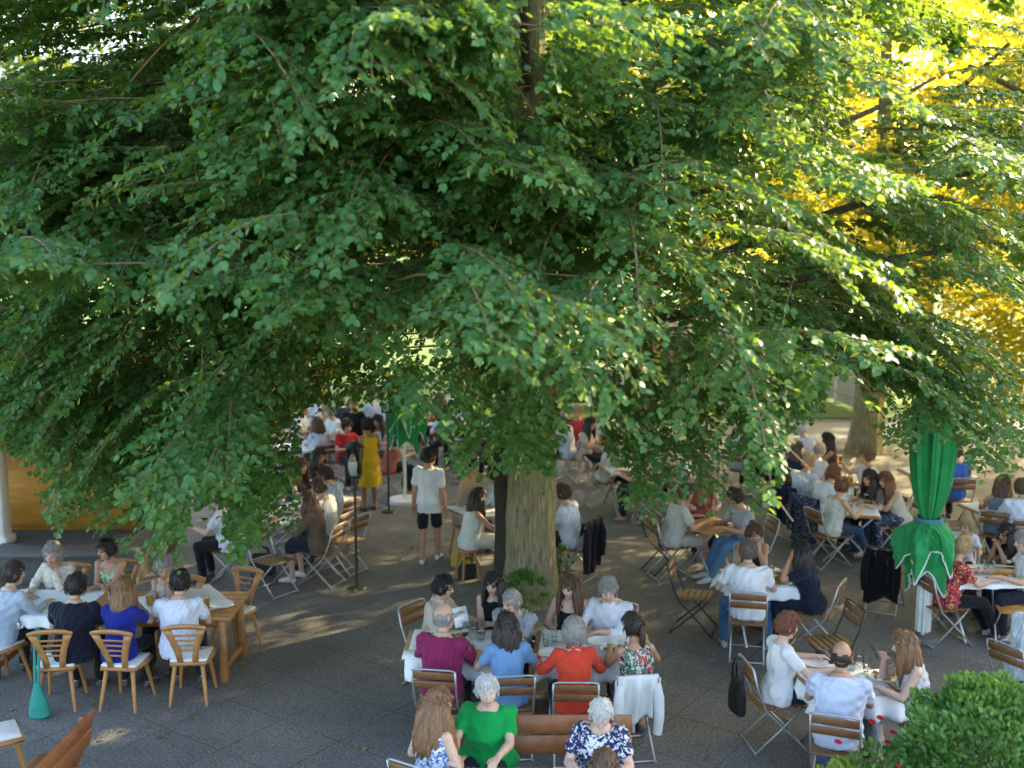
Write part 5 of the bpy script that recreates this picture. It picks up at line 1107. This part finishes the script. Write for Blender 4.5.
def grow(rg, n, phi, zr, rr, Lr, ls, Lt=.5, cull=True, keep=.5, m=(5, 9)):
    """clusters of boughs: each cluster is one leafy shelf, domed, with dark space under it"""
    A = []; tubes = []
    for _ in range(n):
        f0 = rg.uniform(*phi)*D2R; z0 = rg.uniform(*zr); R0 = Rz_(z0)*math.sqrt(rg.uniform(rr[0]**2, rr[1]**2)); az0 = f0+rg.normal()*.55
        droop0 = rg.uniform(.15, .62) if z0 > 4 else rg.uniform(.3, .75); roll = rg.normal()*.22
        for _k in range(rg.integers(*m)):
            lat = rg.normal()*.55; fw = rg.normal()*.28; az = az0+lat*.55+rg.normal()*.15; L = rg.uniform(*Lr)*(1-.15*abs(lat)); droop = droop0*rg.uniform(.8, 1.2); rise = rg.uniform(0, .25)
            z = z0-.20*lat*lat-.12*abs(fw)+roll*lat+rg.normal()*.07; d0 = np.array([math.cos(az0), math.sin(az0), 0]); s0 = np.array([-d0[1], d0[0], 0])
            tip = TREE+np.array([math.cos(f0)*R0, math.sin(f0)*R0, z])+s0*lat+d0*(fw-.25*lat*lat); base = tip-np.array([math.cos(az), math.sin(az), rise-droop])*L*.95
            r = bough(rg, base, az, L, Lt*rg.uniform(.8, 1.25), rise, droop, ls, .082, .033)
            fr = 1.
            if cull:
                ok = above(r[0], rg); fr = ok.mean()
                px_, py_ = project(r[0]); dep = r[0][:, 1]
                gap = ((np.abs(px_-530) < 24+rg.normal(size=len(px_))*9) & (py_ < 128+rg.normal(size=len(px_))*12) & (dep < TREE[1]))
                gap |= False & ((np.abs(px_-432) < 34+rg.normal(size=len(px_))*12) & (py_ < 95+rg.normal(size=len(px_))*12) & (dep < TREE[1]-.5))
                ok &= ~gap; fr = min(fr, ok.mean())
                if fr < keep or (veil(r[0]) > .20 and rg.random() < .84): continue
                if fr < 1: r = tuple(x[ok] for x in r[:5])+r[5:]
            if len(r[0]) == 0 or r[0][:, 1].min() < 5.6: continue
            mx_, my_ = [c.mean() for c in project(r[0])]
            if cull and mx_ > 610 and my_ < 420:                     # open, sunlit side of the crown
                if math.sin(mx_*.045+1)*math.sin(my_*.06+.5)+.6*math.sin(mx_*.021+my_*.017) > .22 or rg.random() < (.42 if mx_ > 690 and my_ < 330 else .2): continue
            if cull and r[0][:, 1].mean() < TREE[1]-1.5 and any(((mx_-a)/c)**2+((my_-b)/e)**2 < 1 for a, b, c, e in HOLLOW) and rg.random() < .72: continue
            A.append(r[:5]); tubes.append((r[5], r[6], fr))
    return A, tubes
def crown(A, tubes, m, o, near, name='crown', bracts=.0, seed=1, twigs=True):
    rg = np.random.default_rng(seed); pos, ax, no, sz, ti = [np.concatenate([a[i] for a in A]) for i in range(5)]
    cr = leaf_mesh(name, pos, ax, no, sz, ti, m, o)
    if near is not None: cr.location = tuple(-np.asarray(near))
    if bracts:
        k = rg.random(len(pos)) < bracts*np.clip(ti*2, .2, 1.3); p_ = pos[k]-np.array([0, 0, .02]); n_ = len(p_)
        a_ = np.tile(np.array([0, 0, -.75]), (n_, 1))+rg.normal(size=(n_, 3))*.6+ax[k]*.7
        bt = leaf_mesh('blossom', p_, a_, no[k]+rg.normal(size=(n_, 3))*.8, rg.uniform(.035, .08, n_), rg.random(n_), BRACT, cr, np.array([(0, 0, 0), (-.11, .3, .02), (-.13, .7, .02), (0, 1., 0), (.13, .7, .02), (.11, .3, .02)]))
    if twigs:
        mb = MB()
        for kk, (axp, tw, fr) in enumerate(tubes):
            if fr < .8 or not above(np.array(axp), rg, 0.).all(): continue
            mb.tube(axp, np.array([.0025, .0065, .0085, .007, .005, .003]), 5, True)
            if fr > .9:
                for t in tw[::2]: mb.tube(t, [.0035, .003, .002], 3, False)
            i = np.argmin(np.sum((LP-axp[0])**2, 1)+4*(LP[:, 2] > axp[0][2]+.3)); a, b = LP[i], axp[0]
            mid = (a+b)/2+np.array([0, 0, .18]); pp = smooth_path([a, mid, b], 7)
            if kk % 5 == 0 and abs(a[2]-b[2]) < .45*np.linalg.norm(a-b) and near is not None and np.linalg.norm(a-b) < 2.6 and above(pp, rg, 0.).all():
                mb.tube(pp, np.linspace(.016, .006, 7), 5, False)
        t_ = mb.build('twig', TWIG, cr); 
    return cr
G = np.random.default_rng(21); A = []; T = []
for n, phi, zr, rr, Lr, ls in ((92, (185, 300), (1.8, 4.8), (.60, 1.05), (1.2, 2.0), .068), (17, (300, 355), (1.8, 5.0), (.55, 1.0), (1.2, 2.0), .068), (92, (185, 300), (4.2, 7.8), (.60, 1.05), (1.2, 2.0), .068), (26, (300, 350), (4.2, 8.2), (.55, 1.0), (1.3, 2.1), .068),
        (50, (185, 268), (4.6, 7.4), (.5, 1.05), (1.1, 1.9), .068), (40, (258, 300), (4.8, 7.4), (.55, 1.0), (1.1, 1.9), .068), (12, (300, 345), (5, 7.6), (.5, 1.0), (1.1, 1.9), .068), (18, (190, 340), (7.2, 9.8), (.6, .95), (1.3, 2.1), .08),
        (44, (195, 330), (2.2, 8.0), (.2, .62), (1.2, 2.0), .085), (18, (-25, 205), (2.6, 9), (.5, 1.0), (1.4, 2.4), .10), (26, (0, 130), (4, 8.5), (.2, .7), (1.4, 2.2), .10), (16, (8, 85), (3.9, 7.0), (.7, 1.12), (1.4, 2.2), .10), (30, (-10, 120), (3.6, 8.5), (.6, 1.0), (1.4, 2.4), .10)):
    a, t = grow(G, n, phi, zr, rr, Lr, ls); A += a; T += t
# boughs that hang lowest at the left and right of the trunk
def hang_boughs(rg, pts, n, ls=.070, Lk=1.):
    A = []; T = []
    for (px, py, dep) in pts:
        for _ in range(n):
            x, y = px+rg.normal()*22, py-abs(rg.normal())*16
            k = dep+rg.normal()*.25; c = np.array([(x-512)/FPX*k, 0, 0]); u = (384-y)/FPX
            tip = np.array([c[0], k*(CP+u*SP), CAMH+k*(-SP+u*CP)])
            v = tip-TREE; az = math.atan2(v[1], v[0])+rg.normal()*.4; L = rg.uniform(.9, 1.6)*Lk; droop = rg.uniform(.45, .9); rise = rg.uniform(0, .2)
            r = bough(rg, tip-np.array([math.cos(az), math.sin(az), rise-droop])*L*.95, az, L, .42*(.5+.5*Lk)*rg.uniform(.8, 1.2), rise, droop, ls, .082, .033)
            ok = above(r[0], rg, 5.)
            if ok.mean() < .35 or (Lk == 1. and veil(r[0]) > .3 and rg.random() < .45): continue
            A.append(tuple(q[ok] for q in r[:5])); T.append((r[5], r[6], ok.mean()))
    return A, T
HP = [(8, 425, 9.8), (-12, 432, 9.8), (28, 440, 9.9), (45, 455, 10.2), (60, 520, 10.6), (95, 515, 10.8), (130, 530, 10.6), (165, 545, 10.5), (170, 500, 11), (120, 480, 10.8), (215, 470, 10.9), (240, 545, 10.6), (270, 560, 10.5), (300, 552, 10.4), (255, 500, 10.9), (285, 450, 11), (230, 420, 11), (310, 400, 11), (20, 430, 10), (420, 410, 11.5), (465, 455, 12), (470, 430, 11.8),
      (620, 470, 11), (650, 490, 11), (690, 495, 10.8), (660, 450, 11), (725, 480, 10.8), (755, 505, 10.7), (770, 520, 10.7), (745, 450, 10.9), (700, 440, 11), (775, 410, 10.9), (805, 400, 10.9), (640, 430, 11.3)]
a, t = hang_boughs(G, HP[:22], 5); A += a; T += t
a, t = hang_boughs(G, HP[22:], 4); A += a; T += t
HP3 = [(880, 415, 11), (915, 418, 10.9), (945, 415, 10.8), (975, 440, 10.7), (1005, 455, 10.6), (900, 385, 11.2), (960, 395, 11), (1010, 410, 10.8), (845, 350, 11.3), (800, 395, 11.2), (870, 385, 11.2)]
a, t = hang_boughs(G, HP3, 5); A += a; T += t
HP2 = [(512, 450, 13.75), (530, 462, 13.7), (548, 448, 13.75), (515, 415, 13.7), (540, 410, 13.7), (558, 430, 13.85), (528, 385, 13.7), (520, 435, 13.75)]
a, t = hang_boughs(G, HP2, 5, .072, .45); A += a; T += t
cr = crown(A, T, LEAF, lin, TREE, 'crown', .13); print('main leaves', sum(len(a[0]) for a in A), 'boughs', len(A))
# upper crown, above the picture: it shades the place
n = 16000; f = G.uniform(0, 2*math.pi, n); z = 8.5+6.5*G.random(n)**1.2; R = Rz_(z)*np.sqrt(G.random(n)); ps = np.stack([R*np.cos(f), R*np.sin(f), z], 1)
cl = np.floor(ps/1.1); keep = (np.sin(cl@np.array([12.9, 78.2, 37.7]))*43758.5) % 1 < .62; ps = ps[keep]; n = len(ps)
leaf_mesh('upper_crown', ps, G.normal(size=(n, 3))*.6-np.array([0, 0, .5]), G.normal(size=(n, 3))*.4+np.array([0, 0, 1.]), G.uniform(.2, .34, n), G.random(n), LEAF, lin)
n = 900; fx = G.uniform(-7, 8, n); fy = 7+15*G.random(n); fp = np.stack([fx, fy, np.full(n, .012)], 1)
fl_ = leaf_mesh('fallen_leaf', fp, np.stack([G.normal(size=n), G.normal(size=n), G.normal(size=n)*.1], 1), G.normal(size=(n, 3))*.15+np.array([0, 0, 1.]), G.uniform(.03, .075, n), G.random(n), leafm('dry_leaf', (.16, .11, .03), (.30, .26, .08), (.3, .25, .05), .15, .7), None); fl_['kind'] = 'stuff'
# ------------------------------------------------------------------ other trees
def far_tree(px, py, rad, h, R, zb, label, nb, leaf, seed, m=LEAFB, cull=True, pos=None, front=True):
    rg = np.random.default_rng(seed); P = W(px, py, 0) if pos is None else np.array([*pos, 0.]); o = empty('linden_tree', P); tag(o, label, 'tree')
    zz = np.array([-.1, .15, .6, 1.5, 3, 4.5, h*.5, h*.75, h*.95]); trunk_mesh(o, np.stack([.1*np.sin(zz*.5+seed), .1*np.cos(zz*.4+seed), zz], 1), rad*np.array([1.35, 1.15, 1.0, .95, .9, .85, .6, .35, .1]), BARK, n=48, seed=seed)
    for k in range(9):
        a = k*2.4+rg.uniform(-.4, .4); z0 = rg.uniform(zb+.3, h*.55); d = np.array([math.cos(a), math.sin(a), 0]); ln = R*rg.uniform(.6, .9)
        q = [np.array([0, 0, z0-.2])]+[np.array([0, 0, z0])+d*ln*t+np.array([0, 0, ln*.7*t-ln*.2*t*t])+rg.normal(size=3)*.3 for t in (.3, .6, 1)]
        mb = MB(); mb.tube(smooth_path(q, 9), np.linspace(rad*.42, .03, 9), 8); mb.build('limb', BARK2, o, True)
    A = []
    for _ in range(nb):
        f = rg.uniform(0, 2*math.pi); z = zb+(h-zb)*rg.random(); t = (z-zb)/(h-zb); Rr = R*math.sin(math.pi*min(.97, .18+t*.80))**.6*math.sqrt(rg.uniform(.12, 1))
        az = f+rg.normal()*.4; L = rg.uniform(1.4, 2.8); droop = rg.uniform(.2, .6); tip = P+np.array([math.cos(f)*Rr, math.sin(f)*Rr, z])
        r = bough(rg, tip-np.array([math.cos(az), math.sin(az), -droop])*L, az, L, .8, .1, droop, leaf, leaf*1.25, leaf*.62)
        if cull:
            ok = above(r[0], rg, 5)
            if ok.mean() < .5: continue
            r = tuple(q[ok] for q in r[:5])
        A.append(tuple(r[:5]))
    if not A: return o
    pos_, ax, no, sz, ti = [np.concatenate([a[i] for a in A]) for i in range(5)]
    leaf_mesh('crown', pos_-P, ax, no, sz, ti, m, o); return o
far_tree(868, 452, .34, 11, 5.2, 2.6, 'linden with a bare brown trunk before the fence at the right', 340, .12, 31)
far_tree(0, 0, .35, 9.5, 5.9, 1.7, 'sunlit linden whose yellow-green boughs hang in at the right edge', 480, .12, 32, pos=(11.4, 18.0))
for k, (x, y, hh, R, zb, nb, lab) in enumerate(((6.0, 37, 12, 6.5, 3.4, 330, 'tall tree on the far lawn, right of centre'), (-1.5, 35, 15, 6.5, 3.6, 330, 'tall tree on the far lawn straight behind the big trunk'), (-9.5, 31, 15, 6.5, 3.4, 330, 'tall tree on the far lawn, left of centre'),
        (-13.5, 21, 14, 6.2, 2.6, 330, 'tree behind the serving hut at the left edge'), (16.5, 31, 11, 6.5, 2.2, 220, 'broad tree beyond the board fence at the far right'), (20, 40, 16, 7.5, 1.4, 330, 'tree behind the broad one, farthest to the right'), (3.5, 28.5, 11.5, 5.6, 3.3, 230, 'tree on the near edge of the lawn just right of the big trunk'), (-5.0, 27.5, 13, 5.6, 3.4, 330, 'tree on the near edge of the lawn just left of the big trunk'), (12.8, 34, 12, 5.4, 2.6, 260, 'tree close behind the board fence'), (16.0, 10.5, 12, 5.5, 1.0, 420, 'unseen tree added outside the picture on the right for shade, nearest to the house'), (19, 21.5, 13.5, 6.5, 1.4, 650, 'third unseen tree added outside the picture on the right for shade'), (22, 27.5, 16, 6.5, 2.0, 260, 'fourth unseen tree added outside the picture on the right for shade'), (22, 13, 13, 6.5, 1.2, 420, 'second unseen tree added outside the picture on the right for shade'), (30, 24, 12, 6.5, 1.2, 200, 'unseen tree added outside the picture to the right, shading the tables'),  # unseen trees on the right are added to block sun from the foreground
        (12.5, 46, 16, 7, 2.0, 300, 'tree far behind the fence between two others'), (-19, 34, 16, 7.5, 2.5, 300, 'tree farthest to the left beyond the hut'), (2.5, 52, 17, 7, 4.5, 260, 'tree at the back of the meadow behind the trunk'))):
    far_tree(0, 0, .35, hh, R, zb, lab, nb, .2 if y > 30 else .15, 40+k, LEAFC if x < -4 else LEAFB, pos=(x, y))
# ------------------------------------------------------------------ shrubs and flowers
def shrub(name, c, rad, n, ls, m, label, cat, seed, spike=.0, kids=()):
    rg = np.random.default_rng(seed); o = empty(name, (c[0], c[1], 0)); tag(o, label, cat)
    d = unit(rg.normal(size=(n, 3))); bump = 1+.10*np.sin(d[:, 0]*7+seed)*np.sin(d[:, 1]*6+1)+.07*np.sin(d[:, 2]*11+d[:, 0]*5)+.05*np.sin(d@np.array([17, 9, 13.]))
    r = np.where(rg.random(n) < .75, rg.uniform(.86, 1.03, n), rg.uniform(.5, .9, n))*bump
    ps = np.array([0, 0, c[2]])+d*r[:, None]*np.asarray(rad); ok = ps[:, 2] > .05; d, ps = d[ok], ps[ok]; n = len(ps)
    leaf_mesh('foliage', ps, d*.7+np.array([0, 0, .55])+rg.normal(size=(n, 3))*.35, d*.6+np.array([0, 0, .3])+rg.normal(size=(n, 3))*.5, ls*rg.uniform(.6, 1.2, n), np.clip(.45+.25*np.sin(ps@np.array([5, 7, 6.])+seed)+rg.normal(size=n)*.2, 0, 1), m, o, TPL*np.array([.62, 1, 1]))
    mb = MB()
    for k in range(7):
        a = k*2.4; mb.tube([(0, 0, 0), (.1*math.cos(a), .1*math.sin(a), c[2]*.5), (rad[0]*.6*math.cos(a), rad[1]*.6*math.sin(a), c[2]+.1)], [.02, .015, .006], 6)
    mb.build('stem', TWIG, o); return o
SHL = leafm('shrub_leaf', (.055, .135, .03), (.19, .35, .095), (.2, .4, .05), .25, .4); SHY = leafm('yellow_shrub_leaf', (.08, .16, .02), (.2, .32, .05), (.4, .5, .06), .3, .5)
s_ = W(990, 748, 1.0); shrub('round_shrub', (s_[0]+.05, s_[1], .90), (.66, .6, .60), 15000, .055, SHL, 'dense round green shrub in the lower right corner', 'shrub', 3)
s_ = W(852, 775, .75); shrub('flowering_shrub', (s_[0], s_[1], .55), (.30, .28, .26), 2600, .05, SHY, 'small yellow-green shrub at the bottom edge beside the red roses', 'shrub', 4)
s_ = W(884, 757, .8); rs = shrub('rose_bush', (s_[0], s_[1], .56), (.31, .26, .33), 1000, .05, SHL, 'rose bush with small red flowers between the two lower right shrubs', 'rose bush', 6)
ROSE = mat('rose_petal', (.50, .01, .02), .6, .2)
for k, (x, y) in enumerate(((888, 743), (872, 722), (893, 733), (900, 765), (838, 742), (880, 718))):
    q = W(x, y, .86+.02*(k % 3))-np.array([s_[0], s_[1], 0]); mb = MB()
    for j in range(3): mb.lathe([(0, -.012), (.012+.007*j, -.008), (.020+.006*j, .006), (.016+.008*j, .016-.004*j)], q, 9, rotz(j)@rotx(.25))
    mb.build('flower', ROSE, rs, True)
s_ = W(524, 606, 0); shrub('seedling', (s_[0], s_[1]-.1, .22), (.24, .16, .24), 150, .12, leafm('seedling_leaf', (.05, .13, .02), (.12, .26, .04), (.2, .4, .03), .3), 'leafy seedling sprouting at the foot of the big trunk', 'plant', 8)
s_ = W(566, 590, 0); shrub('seedling', (s_[0]-.05, s_[1]+.1, .3), (.13, .13, .3), 60, .10, leafm('seedling_leaf', (.05, .13, .02), (.12, .26, .04), (.2, .4, .03), .3), 'small sprout on the right side of the big trunk', 'plant', 9)
# ------------------------------------------------------------------ light and camera
SUN_AZ, SUN_EL = 55*D2R, 25*D2R           # from the right and behind, low
w = bpy.data.worlds.new('World'); SC.world = w; w.use_nodes = True; nt = w.node_tree; bg = nt.nodes['Background']
sky = nt.nodes.new('ShaderNodeTexSky'); sky.sky_type = 'NISHITA'; sky.sun_disc = False; sky.sun_elevation = SUN_EL; sky.sun_rotation = SUN_AZ; sky.air_density = 1.0; sky.dust_density = 3.0; sky.ozone_density = .6
nt.links.new(sky.outputs[0], bg.inputs[0]); bg.inputs[1].default_value = .15
sl_ = bpy.data.lights.new('sun', 'SUN'); sl_.energy = 3.7; sl_.angle = .5*D2R; sl_.color = (1., .79, .44)
so = link(bpy.data.objects.new('sun', sl_)); d = Vector((math.sin(SUN_AZ)*math.cos(SUN_EL), math.cos(SUN_AZ)*math.cos(SUN_EL), math.sin(SUN_EL)))
so.rotation_euler = d.to_track_quat('Z', 'Y').to_euler(); so.location = (20, 30, 20)
cd = bpy.data.cameras.new('camera'); cd.sensor_width = 36; cd.lens = 36*FPX/1024; cd.clip_start = .1; cd.clip_end = 2000
cd.dof.use_dof = True; cd.dof.focus_distance = 10.6; cd.dof.aperture_fstop = .95
co = link(bpy.data.objects.new('camera', cd)); co.location = (0, 0, CAMH); co.rotation_euler = (math.pi/2-PITCH, 0, 0); SC.camera = co
v = SC.view_settings; v.view_transform = 'Standard'; v.look = 'None'; v.gamma = 1.0; v.exposure = 2.8; v.use_curve_mapping = False
cy = SC.cycles; cy.use_denoising = True; cy.denoiser = 'OPENIMAGEDENOISE'; cy.max_bounces = 8; cy.transparent_max_bounces = 6; cy.transmission_bounces = 6; cy.sample_clamp_indirect = 6
